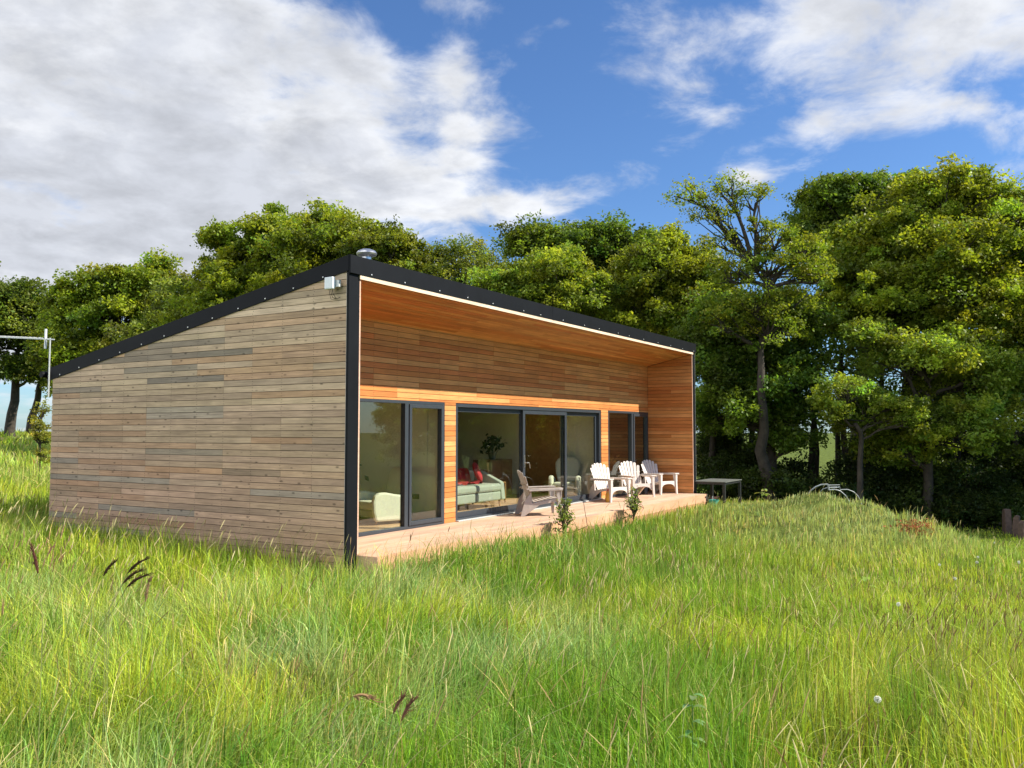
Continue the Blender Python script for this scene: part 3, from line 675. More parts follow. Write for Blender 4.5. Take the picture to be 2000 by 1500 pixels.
potted('dark leafy house plant on the floor of the cabin behind the left window', (2.75, 2.95, .018), .62, 160, .20, np.array((.02, .04, .02)))
potted('tall dried house plant standing behind the narrow right window', (12.2, 2.0, .018), .95, 120, .13, np.array((.10, .06, .03)))

# ------------------------------------------------------------------ trees
def tubes_np(paths, n=6):
    """paths: list of (pts Nx3, radii N) -> verts, quads"""
    V = []; F = []; off = 0
    a = np.linspace(0, 2*np.pi, n, endpoint=False); ca, sa = np.cos(a), np.sin(a)
    for P, r in paths:
        P = np.asarray(P); r = np.asarray(r); d = np.gradient(P, axis=0); d /= np.linalg.norm(d, axis=1)[:, None]+1e-9
        ref = np.where(np.abs(d[:, 2:3]) > .8, np.array([[1., 0, 0]]), np.array([[0, 0, 1.]]))
        x = np.cross(d, ref); x /= np.linalg.norm(x, axis=1)[:, None]+1e-9; y = np.cross(d, x)
        v = P[:, None]+(x[:, None]*ca[None, :, None]+y[:, None]*sa[None, :, None])*r[:, None, None]
        k = len(P); V.append(v.reshape(-1, 3)); i = (np.arange(k-1)[:, None]*n+np.arange(n)[None]); j = np.arange(k-1)[:, None]*n+(np.arange(n)[None]+1) % n
        F.append(np.stack([i, j, j+n, i+n], -1).reshape(-1, 4)+off); off += k*n
    return np.concatenate(V), np.concatenate(F)
def wig(a, b, k, amp, rg, sag=0.0):
    t = np.linspace(0, 1, k)[:, None]; P = a*(1-t)+b*t
    o = rg.normal(size=(k, 3))*amp; o[0] = 0; o[-1] = 0; o[1:-1] = (o[1:-1]+np.roll(o, 1, 0)[1:-1])*.6
    P = P+o; P[:, 2] += sag*np.sin(np.pi*t[:, 0]); return P
def make_tree(name, base, lobes, label, cat='tree', group=None, col=(.085, .125, .022), cr=.75, per=150, leaf=.12, dens=1.0, rt=.28, fork=.35, seed=0, shade=True, stem='trunk', up=.85, clumpvar=.34, lean=(0, 0), bare=.1, flat=.60):
    """lobes: (x,y,z,rx,rz) in metres relative to base"""
    rg = np.random.default_rng(seed+101)
    if stem == 'trunk' and bare < .25: cr *= .82; per *= .72; dens *= .92
    e = empty(name, base, 0, label, cat, group)
    if stem == 'trunk' and bare < .25: lobes = [(x, y, z-.28*rz, rx*1.04, rz*1.26) for x, y, z, rx, rz in lobes]
    if len(lobes) > 4 and bare < .25:                                           # uneven smaller lobes fill and roughen the outline
        ex = []
        for l in lobes:
            for q in range(2):
                a_ = rg.uniform(0, 6.28); f_ = rg.uniform(.55, .95); k_ = rg.uniform(.32, .55)
                ex.append((l[0]+math.cos(a_)*l[3]*f_, l[1]+math.sin(a_)*l[3]*f_, l[2]+l[4]*rg.uniform(-.9, .75), l[3]*k_, l[4]*k_*1.3))
        lobes = list(lobes)+ex
    top = max(l[2]+l[4] for l in lobes); cx = np.mean([l[0] for l in lobes]); cy = np.mean([l[1] for l in lobes])
    paths = []; fz = top*fork
    tr = wig(np.array([0., 0, -.3]), np.array([cx*.35+lean[0], cy*.35+lean[1], fz]), 6, .10*rt/.28, rg)
    paths.append((tr, np.linspace(rt*1.15, rt*.72, 6)))
    top2 = wig(tr[-1], np.array([cx*.7, cy*.7, top*.72]), 7, .25, rg); paths.append((top2, np.linspace(rt*.72, rt*.22, 7)))
    CL = []; 
    for (x, y, z, rx, rz) in lobes:
        c = np.array([x, y, z])
        src = np.concatenate([tr[3:], top2]); ok = src[:, 2] < z-.2
        src = src[ok] if ok.any() else src[:1]
        dd = np.linalg.norm((src-c)*np.array([1, 1, .8]), axis=1); a = src[np.argmin(dd+.25*np.abs(src[:, 2]-(z-rx)))]
        end = c-np.array([0, 0, rz*.2]); P = wig(a, end, 7, .10*np.linalg.norm(end-a)*.35, rg, .1*np.linalg.norm(end-a))
        paths.append((P, np.linspace(rt*.42, rt*.13, 7)))
        nc = max(5, int(dens*(rx*rx+2*rx*rz)*4.19/(cr*cr*1.5)))
        dv = rg.normal(size=(nc, 3)); dv /= np.linalg.norm(dv, axis=1)[:, None]; dv[:, 2] = np.where(dv[:, 2] < -.45, -dv[:, 2], dv[:, 2])
        rad = rg.uniform(.35, 1.0, nc)**.55; rad = np.where(rg.random(nc) < .16, rg.uniform(1.02, 1.30, nc), rad)
        cc_ = c+dv*rad[:, None]*np.array([rx, rx, rz])*(1+rg.normal(size=(nc, 1))*.10); CL.append(cc_)
        for q in range(nc):
            s0 = P[rg.integers(2, 7)]
            if q % 2 == 0 or rx < 1.5:
                B = wig(s0, cc_[q], 5, .10*np.linalg.norm(cc_[q]-s0)*.6, rg); paths.append((B, np.linspace(rt*.11+.008, .010, 5)))
    V, F = tubes_np(paths, 6)
    npmesh(stem, V, F, MT['bark'], e, smooth=True)
    CL = np.concatenate(CL); m = len(CL)
    kk = np.maximum(20, (per*2.9*rg.uniform(.55, 1.45, m)).astype(int)); ci = np.repeat(np.arange(m), kk); n = len(ci)
    dv = rg.normal(size=(n, 3)); dv /= np.linalg.norm(dv, axis=1)[:, None]
    r = rg.uniform(0, 1, n)**.42; csz = cr*rg.uniform(.35, 1.35, m)
    # sprays: leaves gather round short twigs inside every clump
    C = CL[ci]+dv*(r*csz[ci])[:, None]*np.array([1, 1, flat])
    tw = rg.normal(size=(m, 9, 3)); tw /= np.linalg.norm(tw, axis=2)[:, :, None]; tw *= csz[:, None, None]*np.array([1.05, 1.05, flat])
    pick = rg.integers(0, 9, n); along = rg.uniform(.35, 1.12, n)
    C = np.where((rg.random(n) < .62)[:, None], CL[ci]+tw[ci, pick]*along[:, None]+rg.normal(size=(n, 3))*cr*.13, C)
    if bare: keep = rg.random(n) > bare; C = C[keep]; ci = ci[keep]; n = len(C)
    V, F = leafgeo(C, leaf*.54*rg.uniform(.6, 1.35, n), up, .6, rg)
    cv_ = (1+rg.normal(size=m)*clumpvar).clip(.5, 1.7); hue = rg.normal(size=m)*.10
    k1 = cv_[ci]*rg.uniform(.75, 1.3, n); cl = np.array(col)[None]*k1[:, None]*np.stack([1+hue[ci]+rg.normal(size=n)*.06, np.ones(n), 1-hue[ci]], 1)
    npmesh('crown' if stem == 'trunk' else 'foliage', V, F, MT['leaf'], e, np.repeat(cl.clip(0, 1), 4, 0))
    return e
def tree_px(name, bpx, t, lob, label, **kw):
    """base at column bpx and depth t on the ground; lobes given as column,row,half width,half height,depth offset at that depth"""
    v = FW + RT*(bpx-1000)/FPX; p = CAM+v/ (v[:2]@FH)*t; z = float(H(p[0], p[1])); base = np.array([p[0], p[1], z])
    k = t/FPX; lobes = []
    for l in lob:
        px, py, rx, rz = l[:4]; dt = l[4] if len(l) > 4 else 0
        c = at(px, py, (t+dt)*1.0)-base; s_ = (t+dt)/FPX; lobes.append((c[0], c[1], c[2], rx*s_, rz*s_))
    return make_tree(name, tuple(base), lobes, label, **kw)
G1 = 'oaks along the wood edge behind the cabin'; 
OAK = (.195, .240, .022); DK = (.110, .170, .020); YG = (.215, .275, .032); OL = (.185, .220, .036)
TT = []
def T(*a, **k): TT.append((a, k))
T('oak_tree', 1672, 36, [(1640, 400, 85, 50, 1), (1590, 425, 45, 55, 2), (1720, 390, 90, 45, 2), (1800, 410, 70, 45, 3), (1665, 480, 105, 75, 2), (1600, 500, 50, 60), (1680, 600, 90, 60, 1)],
  'tall dark green oak whose rounded crown is the highest at the right', col=DK, cr=.85, per=170, leaf=.13, seed=1, rt=.38, group=G1)
T('oak_tree', 1765, 30, [(1860, 400, 105, 50), (1950, 455, 90, 60), (1740, 465, 100, 60), (1850, 500, 130, 65, -1), (1760, 570, 110, 60, -1), (1890, 600, 120, 65, -1), (1690, 560, 70, 60)],
  'broad yellow green oak filling the right side of the wood edge', col=OAK, cr=.72, per=170, leaf=.115, seed=2, rt=.36, group=G1, fork=.4)
T('oak_tree', 2010, 31, [(1990, 440, 60, 45), (2080, 470, 120, 90), (2010, 570, 80, 80), (2110, 640, 120, 120), (1990, 700, 70, 70)],
  'oak cut by the right picture edge', col=OAK, cr=.75, per=150, leaf=.12, seed=3, rt=.32, group=G1)
T('oak_tree', 1800, 27, [(1800, 700, 100, 45), (1890, 740, 90, 50), (1700, 665, 50, 30), (1960, 760, 70, 60), (1840, 830, 110, 60), (1740, 860, 60, 50)],
  'bright leaved young oak low in front of the broad oak', col=YG, cr=.6, per=150, leaf=.10, seed=4, rt=.16, group=G1, fork=.5)
T('oak_tree', 1672, 25.5, [(1655, 757, 50, 20), (1690, 775, 40, 18, 1), (1735, 792, 56, 18), (1680, 822, 60, 20, 1), (1620, 795, 30, 18), (1770, 812, 30, 18)],
  'small bright yellow green tree in front of the dark trunks', col=YG, cr=.40, per=90, leaf=.085, seed=5, rt=.10, group=G1, fork=.6, dens=.7, bare=.2)
T('oak_tree', 1497, 27, [(1355, 388, 42, 26), (1420, 372, 48, 20), (1475, 392, 36, 28), (1395, 425, 40, 20), (1480, 450, 30, 24), (1415, 480, 30, 30), (1520, 470, 42, 36), (1570, 490, 50, 36), (1500, 530, 70, 40), (1590, 545, 46, 36), (1430, 545, 50, 40), (1460, 600, 50, 34), (1550, 595, 50, 34), (1400, 640, 50, 34), (1500, 650, 70, 40)],
  'tall open crowned oak with bare limbs showing against the blue sky', col=OAK, cr=.40, per=44, leaf=.085, dens=.62, seed=6, rt=.20, group=G1, fork=.30, bare=.3, clumpvar=.15)
T('oak_tree', 1500, 28.5, [(1500, 640, 90, 50), (1420, 620, 60, 50), (1560, 610, 50, 40), (1400, 700, 60, 60), (1510, 730, 90, 60), (1450, 800, 90, 60), (1560, 740, 30, 50), (1530, 830, 50, 50)],
  'dark leafy tree close behind the right end of the cabin', col=DK, cr=.7, per=150, leaf=.11, seed=7, rt=.26, group=G1)
T('oak_tree', 1160, 36, [(1150, 480, 85, 42), (1035, 480, 48, 32), (1090, 520, 80, 50), (1235, 500, 70, 46), (1190, 560, 100, 60), (1130, 620, 90, 50)],
  'dark green oak rising above the middle of the cabin roof', col=(.125, .18, .022), cr=.8, per=150, leaf=.13, seed=8, rt=.34, group=G1)
T('oak_tree', 1080, 31, [(1085, 530, 62, 40), (1030, 560, 60, 40), (1120, 570, 50, 40), (980, 570, 50, 36), (1000, 610, 70, 40)],
  'smaller yellow oak in front of the dark oak above the roof', col=YG, cr=.6, per=140, leaf=.11, seed=9, rt=.2, group=G1)
T('oak_tree', 1300, 32, [(1280, 520, 70, 52), (1360, 530, 60, 46), (1330, 590, 90, 55), (1250, 600, 80, 46), (1380, 640, 60, 60), (1290, 660, 80, 40), (1400, 580, 40, 40)],
  'mid green oak between the open crowned oak and the roof', col=OAK, cr=.7, per=150, leaf=.115, seed=10, rt=.28, group=G1)
T('oak_tree', 895, 34, [(895, 505, 60, 30), (845, 525, 50, 34), (945, 535, 55, 34), (900, 555, 80, 36), (860, 580, 60, 30)],
  'thin pale olive tree above the roof, right of the steel cowl', col=OL, cr=.5, per=75, leaf=.095, dens=.8, seed=11, rt=.2, group=G1, bare=.3, flat=.8)
T('oak_tree', 600, 36, [(625, 445, 62, 40), (545, 468, 66, 46), (675, 478, 50, 42), (480, 510, 66, 52), (600, 520, 110, 60, -1), (430, 560, 56, 50), (520, 590, 110, 60, -1), (690, 540, 60, 50), (400, 620, 60, 50), (430, 470, 22, 18)],
  'large bright oak whose wide crown rises left of the roof peak', col=OAK, cr=.75, per=165, leaf=.125, seed=12, rt=.4, group=G1)
T('oak_tree', 745, 33, [(760, 485, 48, 36), (720, 505, 50, 36), (795, 515, 36, 40), (770, 545, 60, 36), (700, 560, 50, 40)],
  'rounded oak directly behind the steel roof cowl', col=(.175, .205, .024), cr=.6, per=140, leaf=.115, seed=13, rt=.24, group=G1)
T('oak_tree', 230, 45, [(220, 560, 64, 32), (150, 580, 46, 32), (295, 560, 46, 40), (240, 620, 90, 44), (150, 640, 60, 40), (320, 620, 50, 50), (300, 525, 24, 18), (200, 690, 80, 40)],
  'broad oak above the low end of the cabin roof', col=OAK, cr=.95, per=140, leaf=.16, seed=14, rt=.4, group=G1)
T('oak_tree', 330, 39, [(345, 590, 36, 50), (360, 650, 50, 50), (300, 670, 60, 40)], 'leafy oak between the broad oak and the large bright oak', col=OL, cr=.75, per=130, leaf=.13, seed=15, rt=.25, group=G1)
T('oak_tree', 22, 52, [(35, 575, 44, 28), (-10, 600, 50, 36), (60, 620, 46, 36), (10, 660, 60, 40), (75, 680, 40, 36), (40, 720, 40, 26)],
  'dark stemmed oak at the left edge behind the aerial', col=(.13, .17, .026), cr=1.0, per=110, leaf=.17, seed=16, rt=.28, group=G1, fork=.4)
T('oak_tree', 62, 56, [(100, 620, 40, 40), (95, 690, 40, 40), (120, 740, 30, 30)], 'oak just left of the low roof end with sky below its crown', col=OL, cr=1.0, per=110, leaf=.17, seed=17, rt=.24, group=G1)
T('oak_tree', -120, 50, [(-120, 560, 90, 60), (-60, 640, 60, 50), (-180, 650, 80, 60), (-120, 700, 80, 40)], 'oak beyond the left picture edge', col=DK, cr=1.1, per=90, leaf=.2, seed=18, rt=.4, group=G1)
# the wood carries on out of the frame to the right: the cabin windows mirror it
RL = [(2330, 25.5, 1.0), (2440, 33, 1.1), (2650, 34, .9), (2900, 35, 1.05), (3200, 35, 1.0), (3600, 36, 1.1)]
for i, (px, t_, k_) in enumerate(RL):
    T('oak_tree', px, t_, [(px, 430, 110*k_, 60), (px-90, 520, 80, 60), (px+90, 520, 90, 70), (px, 600, 130, 70), (px-60, 720, 100, 70), (px+80, 740, 100, 80), (px, 860, 110, 60)],
      ('first', 'second', 'third', 'fourth', 'fifth', 'sixth')[i]+' oak of the wood past the right picture edge, mirrored in the glass', col=(DK, OAK)[i % 2], cr=1.0, per=70, leaf=.17, seed=30+i, rt=.35, group=G1)
for a, k in TT: tree_px(*a, **k)

# slim trunks and understorey
US = [(1572, 31, 800), (1592, 31.5, 790), (1627, 32, 770), (1655, 30, 760), (1390, 30, 780), (1412, 31, 800), (1460, 32, 780), (1720, 30, 780), (1775, 31, 760), (1860, 31, 780), (1930, 31, 790), (1975, 29, 800), (1840, 33, 770)]
WH = ['with open light on both sides', 'close to its left neighbour', 'before the bright field', 'left of the thick trunk', 'just right of the cabin', 'over the black table', 'behind the long grass', 'right of the hoops', 'in the deepest shade', 'over the shaded lawn', 'left of the timber posts', 'over the timber posts', 'far back in the wood']
for i, (px, t_, ty) in enumerate(US):
    v = FW + RT*(px-1000)/FPX; p = CAM+v/(v[:2]@FH)*t_; z = float(H(p[0], p[1])); h_ = (842-ty)/FPX*t_+1.65-z
    e = empty('young_tree', (p[0], p[1], z), 0, 'slim dark trunked young tree '+WH[i], 'tree', 'slim young trees in the wood')
    rg = np.random.default_rng(400+i); Pt = wig(np.array([0, 0, -.2]), np.array([rg.normal()*.25, rg.normal()*.25, h_+1.5]), 8, .06, rg)
    pa = [(Pt, np.linspace(.12+.05*rg.random(), .05, 8))]; C = []
    for q in range(9):
        s0 = Pt[rg.integers(4, 8)]; en = s0+np.array([rg.normal()*.9, rg.normal()*.9, rg.uniform(.1, .9)]); pa.append((wig(s0, en, 4, .08, rg), np.linspace(.03, .008, 4))); C.append(en+rg.normal(size=(70, 3))*np.array([.4, .4, .22]))
    V, F = tubes_np(pa, 6); npmesh('trunk', V, F, MT['bark'], e, smooth=True); C = np.concatenate(C)
    V, F = leafgeo(C, .085*rg.uniform(.6, 1.3, len(C)), .5, .6, rg); npmesh('crown', V, F, MT['leaf'], e, np.repeat(np.array(DK)*rg.uniform(.7, 1.6, (len(C), 1)), 4, 0))
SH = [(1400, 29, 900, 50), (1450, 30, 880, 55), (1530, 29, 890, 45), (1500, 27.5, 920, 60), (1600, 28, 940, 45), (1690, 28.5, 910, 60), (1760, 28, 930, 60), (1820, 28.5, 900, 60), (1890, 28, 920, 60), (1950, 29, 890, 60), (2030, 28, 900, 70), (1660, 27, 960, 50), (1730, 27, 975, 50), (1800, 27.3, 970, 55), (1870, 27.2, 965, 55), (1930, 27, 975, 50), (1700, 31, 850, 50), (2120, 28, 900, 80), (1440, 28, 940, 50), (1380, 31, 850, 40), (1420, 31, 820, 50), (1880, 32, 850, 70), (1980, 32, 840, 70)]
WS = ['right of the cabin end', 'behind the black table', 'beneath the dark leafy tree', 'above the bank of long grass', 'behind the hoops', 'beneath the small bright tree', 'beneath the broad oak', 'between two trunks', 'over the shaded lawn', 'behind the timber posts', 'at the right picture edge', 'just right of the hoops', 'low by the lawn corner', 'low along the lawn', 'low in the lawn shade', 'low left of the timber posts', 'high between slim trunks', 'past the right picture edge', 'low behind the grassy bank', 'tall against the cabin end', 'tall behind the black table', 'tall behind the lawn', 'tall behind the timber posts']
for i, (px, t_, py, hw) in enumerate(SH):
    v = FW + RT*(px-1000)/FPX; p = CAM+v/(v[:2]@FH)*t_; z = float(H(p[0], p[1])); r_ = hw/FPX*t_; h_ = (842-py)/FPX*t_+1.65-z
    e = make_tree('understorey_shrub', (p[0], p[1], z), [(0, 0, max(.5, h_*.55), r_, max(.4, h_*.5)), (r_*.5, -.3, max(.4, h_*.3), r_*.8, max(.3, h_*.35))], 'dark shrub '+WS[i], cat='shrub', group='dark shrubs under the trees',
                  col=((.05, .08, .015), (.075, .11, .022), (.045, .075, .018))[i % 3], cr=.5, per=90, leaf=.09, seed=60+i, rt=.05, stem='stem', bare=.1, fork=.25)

# sapling in the left field
p = onz(80, 862, .55); v = FW + RT*(82-1000)/FPX; p = CAM+v*24; z = float(H(p[0], p[1]))
make_tree('sapling', (p[0], p[1], z), [(0, 0, 1.15, .22, .5), (.05, .1, 1.75, .15, .35), (.1, 0, .6, .2, .25)], 'yellow leaved sapling alone in the field left of the cabin', cat='sapling', col=(.26, .26, .04), cr=.16, per=26, leaf=.055, seed=90, rt=.022, stem='stem', fork=.5, dens=.8)

# shrubs at the deck edge
def deckbush(x, y, h, r_, label, seed, col):
    z = -.42
    make_tree('deck_shrub', (x, y, z), [(0, 0, h*.50, r_*.75, h*.28), (.10, .03, h*.74, r_*.6, h*.20), (-.12, -.02, h*.66, r_*.45, h*.2), (.02, 0, h*.95, r_*.35, h*.12)], label, cat='shrub', col=col, cr=.12, per=8, leaf=.042, seed=seed, rt=.012, stem='stem', fork=.3, dens=.75, bare=.3, group='small shrubs at the deck edge')
deckbush(4.93, -.62, .86, .24, 'small leafy shrub growing up against the deck edge in front of the sideways chair', 91, (.20, .27, .05))
deckbush(8.05, -.62, .80, .22, 'thinner shrub at the deck edge in front of the leftmost chair of the row', 92, (.17, .24, .05))

# ------------------------------------------------------------------ grass
def hash_noise(x, y, sc, seed):
    rg = np.random.default_rng(seed); T_ = rg.random((256, 256)); u = x*sc+1000; v = y*sc+1000
    i = np.floor(u).astype(int); j = np.floor(v).astype(int); fu = u-i; fv = v-j; fu = fu*fu*(3-2*fu); fv = fv*fv*(3-2*fv)
    g_ = lambda a, b: T_[a % 256, b % 256]
    return (g_(i, j)*(1-fu)+g_(i+1, j)*fu)*(1-fv)+(g_(i, j+1)*(1-fu)+g_(i+1, j+1)*fu)*fv
def fbm(x, y, sc, seed): return (hash_noise(x, y, sc, seed)*.5+hash_noise(x, y, sc*2.1, seed+1)*.3+hash_noise(x, y, sc*4.3, seed+2)*.2)
def sample(t0, t1, dens, margin=1.22, extra=1.2):
    """points between depths t0 and t1, across the view with a margin"""
    smax = lambda t: .6*t*margin+extra
    A = (smax(t0)+smax(t1))*(t1-t0); n = int(A*dens); t = np.sqrt(rng.uniform(t0*t0, t1*t1, n)) if t0 > 1 else rng.uniform(t0, t1, n)
    s = rng.uniform(-1, 1, n)*smax(t); x = CAM[0]+s*RH[0]+t*FH[0]; y = CAM[1]+s*RH[1]+t*FH[1]
    ok = ~((x > -.02) & (x < 13.75) & (y > -.40) & (y < 7.1)); return x[ok], y[ok]
GV = []; GF = []; GC = []; goff = 0
def blades(x, y, ht, wd, nseg, col, bend, tipcol=None, lean=(0.10, .03)):
    global goff
    n = len(x); z = H(x, y); a = rng.uniform(0, 2*np.pi, n)
    la = fbm(x, y, .8, 5)*7; b = bend*(.2+1.9*rng.random(n)**1.8)
    dx = np.cos(a)*b+np.cos(la)*b*.6+lean[0]*ht; dy = np.sin(a)*b+np.sin(la)*b*.6+lean[1]*ht
    wa = a+np.pi/2+rng.normal(size=n)*.8; wx = np.cos(wa); wy = np.sin(wa)
    V = []; C = []
    arch = rng.uniform(.35, 1.0, n)
    for k in range(nseg+1):
        f = k/nseg; cx = x+dx*f**2; cy = y+dy*f**2; cz = z-.03+ht*(f-(1-arch)*.8*f**3)
        w_ = wd*(1-f**1.6)*.5+.0002
        th_ = np.array((.24, .22, .09))*max(0, .45-1.3*f); cc_ = (col if tipcol is None else col*(1-f)+tipcol*f)*(1-max(0, .45-1.3*f))+th_
        if k < nseg:
            V.append(np.stack([cx-wx*w_, cy-wy*w_, cz], 1)); V.append(np.stack([cx+wx*w_, cy+wy*w_, cz], 1)); C += [cc_, cc_]
        else: V.append(np.stack([cx, cy, cz], 1)); C.append(cc_)
    m = 2*nseg+1; V = np.stack(V, 1).reshape(-1, 3); C = np.stack(C, 1).reshape(-1, 3)
    b0 = np.arange(n)*m+goff; F = []
    for k in range(nseg-1): F += [np.stack([b0+2*k, b0+2*k+1, b0+2*k+3], 1), np.stack([b0+2*k, b0+2*k+3, b0+2*k+2], 1)]
    k = nseg-1; F.append(np.stack([b0+2*k, b0+2*k+1, b0+2*k+2], 1))
    GV.append(V); GC.append(C); GF.append(np.concatenate(F)); goff += n*m
def flush(name, mat, kind='stuff', label=None, cat=None):
    global goff
    o = npmesh(name, np.concatenate(GV), np.concatenate(GF), mat, None, np.concatenate(GC).clip(0, 1))
    tag(o, label, cat, None, kind); GV.clear(); GF.clear(); GC.clear(); goff = 0; return o
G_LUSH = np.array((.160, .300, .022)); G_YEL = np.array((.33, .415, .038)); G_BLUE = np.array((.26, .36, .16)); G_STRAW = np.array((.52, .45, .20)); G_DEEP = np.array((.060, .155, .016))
def gcol(x, y):
    s, t = st(x, y); n = len(x)
    a = fbm(x, y, .55, 21)[:, None]; b = fbm(x, y, .9, 31)[:, None]; d = fbm(x, y, 2.2, 41)[:, None]
    c = G_LUSH*(1-ss(a, .40, .58))+G_YEL*ss(a, .40, .58)
    kb = ss(b, .46, .68)*(1-ss(s, 0, 2.5)*.8)[:, None]*.8; c = c*(1-kb)+G_BLUE*kb
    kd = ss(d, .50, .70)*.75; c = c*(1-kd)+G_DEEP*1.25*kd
    r = ss(s, 0, 4)[:, None]*ss(t, 3, 7)[:, None]*.35; c = c*(1-r)+G_YEL*r
    dp = (np.exp(-((s-1.8)/2.6)**2)*ss(t, 8.5, 11)*(1-ss(t, 17, 20)))[:, None]*.62; c = c*(1-dp)+np.array((.085, .205, .022))*dp  # deeper lush green before the deck, with the bank's shaded flank painted in
    mo = (np.exp(-((s-6.6)/2.4)**2)*ss(t, 12, 16)*(1-ss(t, 22, 25)))[:, None]*.75; c = c*(1-mo)+np.array((.34, .40, .19))*mo
    lf = (ss(-s, 1, 5)*ss(t, 6, 12))[:, None]*.35; c = c*(1-lf)+G_YEL*1.05*lf
    st_ = (rng.random(n) < .055+.09*ss(fbm(x, y, .7, 51), .5, .75))[:, None]; c = np.where(st_, G_STRAW, c)
    return c*rng.uniform(.5, 1.5, (n, 1))*np.stack([1+rng.normal(size=n)*.12, np.ones(n), np.ones(n)], 1)
HOL = [(665, 1320, .30, .88), (1625, 1430, .26, .85), (1180, 1150, .8, .25), (1500, 1190, .9, .3), (380, 1290, .3, .4)]
def hmul(x, y):
    s, t = st(x, y); h = .62+.80*fbm(x, y, .75, 61)+.75*(fbm(x, y, 2.6, 66)-.5)
    for px, py, r_, k_ in HOL:
        p = onz(px, py, .15); h = h*(1-k_*np.exp(-((x-p[0])**2+(y-p[1])**2)/r_**2))
    h *= 1-.50*ss(s, 1.0, 5.5)*ss(t, 4, 9)                      # shorter towards the right
    h *= 1-.30*ss(t, 14, 20)*(s > 5)
    h *= 1-.25*((x > 2.6) & (x < 13.9) & (y > -1.2) & (y < -.3))
    return h
LOD = [(1.2, 3.6, 3400, .0040, 4), (3.6, 6, 2600, .0048, 4), (6, 9.5, 1500, .0066, 3), (9.5, 15, 800, .0095, 3), (15, 25, 300, .015, 2), (25, 40, 42, .035, 2), (40, 62, 14, .06, 2)]
for t0, t1, dn_, wd, sg in LOD:
    x, y = sample(t0, t1, dn_)
    if t0 >= 25:
        s, t = st(x, y); k = (s < -4) | (s > 9); x, y = x[k], y[k]
    k = rng.random(len(x)) < .35+1.3*fbm(x, y, 2.6, 66); x, y = x[k], y[k]
    tall = np.clip(hmul(x, y), .25, 1.5); ht = tall*(.20+.40*rng.random(len(x))**1.4); wv = wd*np.exp(rng.normal(size=len(x))*.42)
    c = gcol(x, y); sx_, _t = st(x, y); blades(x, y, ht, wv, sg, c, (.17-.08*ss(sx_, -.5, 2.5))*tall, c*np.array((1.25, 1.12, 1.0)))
# broad arching leaves in the foreground
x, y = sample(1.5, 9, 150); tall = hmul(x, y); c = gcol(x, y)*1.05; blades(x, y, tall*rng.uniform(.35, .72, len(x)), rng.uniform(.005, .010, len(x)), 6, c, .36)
flush('meadow_grass', MT['grass'], 'stuff', 'long green and yellow meadow grass filling the foreground and the bank', 'grass')
# flowering stems with narrow heads
def stems(x, y, ht, bend, headlen, headw, scol, hcol, nseg=5, hs=5):
    global goff
    n = len(x); z = H(x, y); a = rng.normal(size=n)*.9-.6; b = bend*rng.uniform(.4, 1.5, n)
    def P(f): return np.stack([x+np.cos(a)*b*f**2.2, y+np.sin(a)*b*f**2.2, z+ht*(f-.22*(b/ht)*f**3)], 1)
    V = []; C = []; m = 0; Fr = []
    fs = list(np.linspace(0, 1, nseg+1)); W = [.0011]*(nseg+1)
    hf = (headlen/ht)
    for ang in (0, 1):
        wx, wy = (np.cos(a+1.57), np.sin(a+1.57)) if ang == 0 else (np.cos(a), np.sin(a))
        rows = []
        for f in np.linspace(0, 1, nseg+1): rows.append((f*(1-hf), np.full(n, .0012), scol))
        for q in range(hs+1):
            g_ = q/hs; rows.append((1-hf+hf*g_, headw*(math.sin(math.pi*min(.97, g_*.9+.08))**.7)*.5+.0004, hcol*(.8+.4*g_)))
        k0 = m
        for f, w_, c_ in rows:
            p = P(f); o_ = np.stack([wx*w_, wy*w_, 0*x], 1); V += [p-o_, p+o_]; C += [c_, c_]; m += 2
        for k in range(len(rows)-1): Fr.append((k0+2*k, k0+2*k+1, k0+2*k+3)); Fr.append((k0+2*k, k0+2*k+3, k0+2*k+2))
    V = np.stack(V, 1).reshape(-1, 3); C = np.stack([np.broadcast_to(c_, (n, 3)) for c_ in C], 1).reshape(-1, 3)
    b0 = np.arange(n)*m+goff; F = np.concatenate([np.stack([b0+i for i in f], 1) for f in Fr]); GV.append(V); GC.append(C); GF.append(F); goff += n*m
def pickd(x, y, p): k = rng.random(len(x)) < p; return x[k], y[k]
ST = np.array((.30, .33, .10))
for t0, t1, dn_, hw in ((1.6, 6, 30, .0045), (6, 12, 15, .0065), (12, 22, 5, .0095)):
    x, y = sample(t0, t1, dn_); n = len(x); s, t = st(x, y); k = rng.random(n) < .35+.65*fbm(x, y, .6, 71); x, y = x[k], y[k]; n = len(x); tl = np.clip(hmul(x, y), .4, 1.5)
    hc = np.where((rng.random(n) < .72)[:, None], np.array((.55, .48, .24)), np.array((.34, .23, .11)))*rng.uniform(.7, 1.2, (n, 1))
    stems(x, y, tl*rng.uniform(.45, .72, n), .20*tl, rng.uniform(.07, .15, n), hw*rng.uniform(.7, 1.3, n), ST*np.ones((n, 3)), hc)
x, y = sample(2.6, 10, 34); sx_, tx_ = st(x, y); k = (sx_ > .5+.10*tx_) & (rng.random(len(x)) < fbm(x, y, .9, 81)*1.2); x, y = x[k], y[k]; n = len(x)
stems(x, y, np.clip(hmul(x, y), .35, 1.2)*rng.uniform(.50, .66, n), .10, rng.uniform(.03, .07, n), .0042*rng.uniform(.7, 1.3, n), np.array((.24, .24, .08))*np.ones((n, 3)), np.array((.19, .12, .05))*rng.uniform(.7, 1.5, (n, 1)))
n = 130; x = rng.uniform(-3.2, -.5, n); y = rng.uniform(.5, 8.5, n)
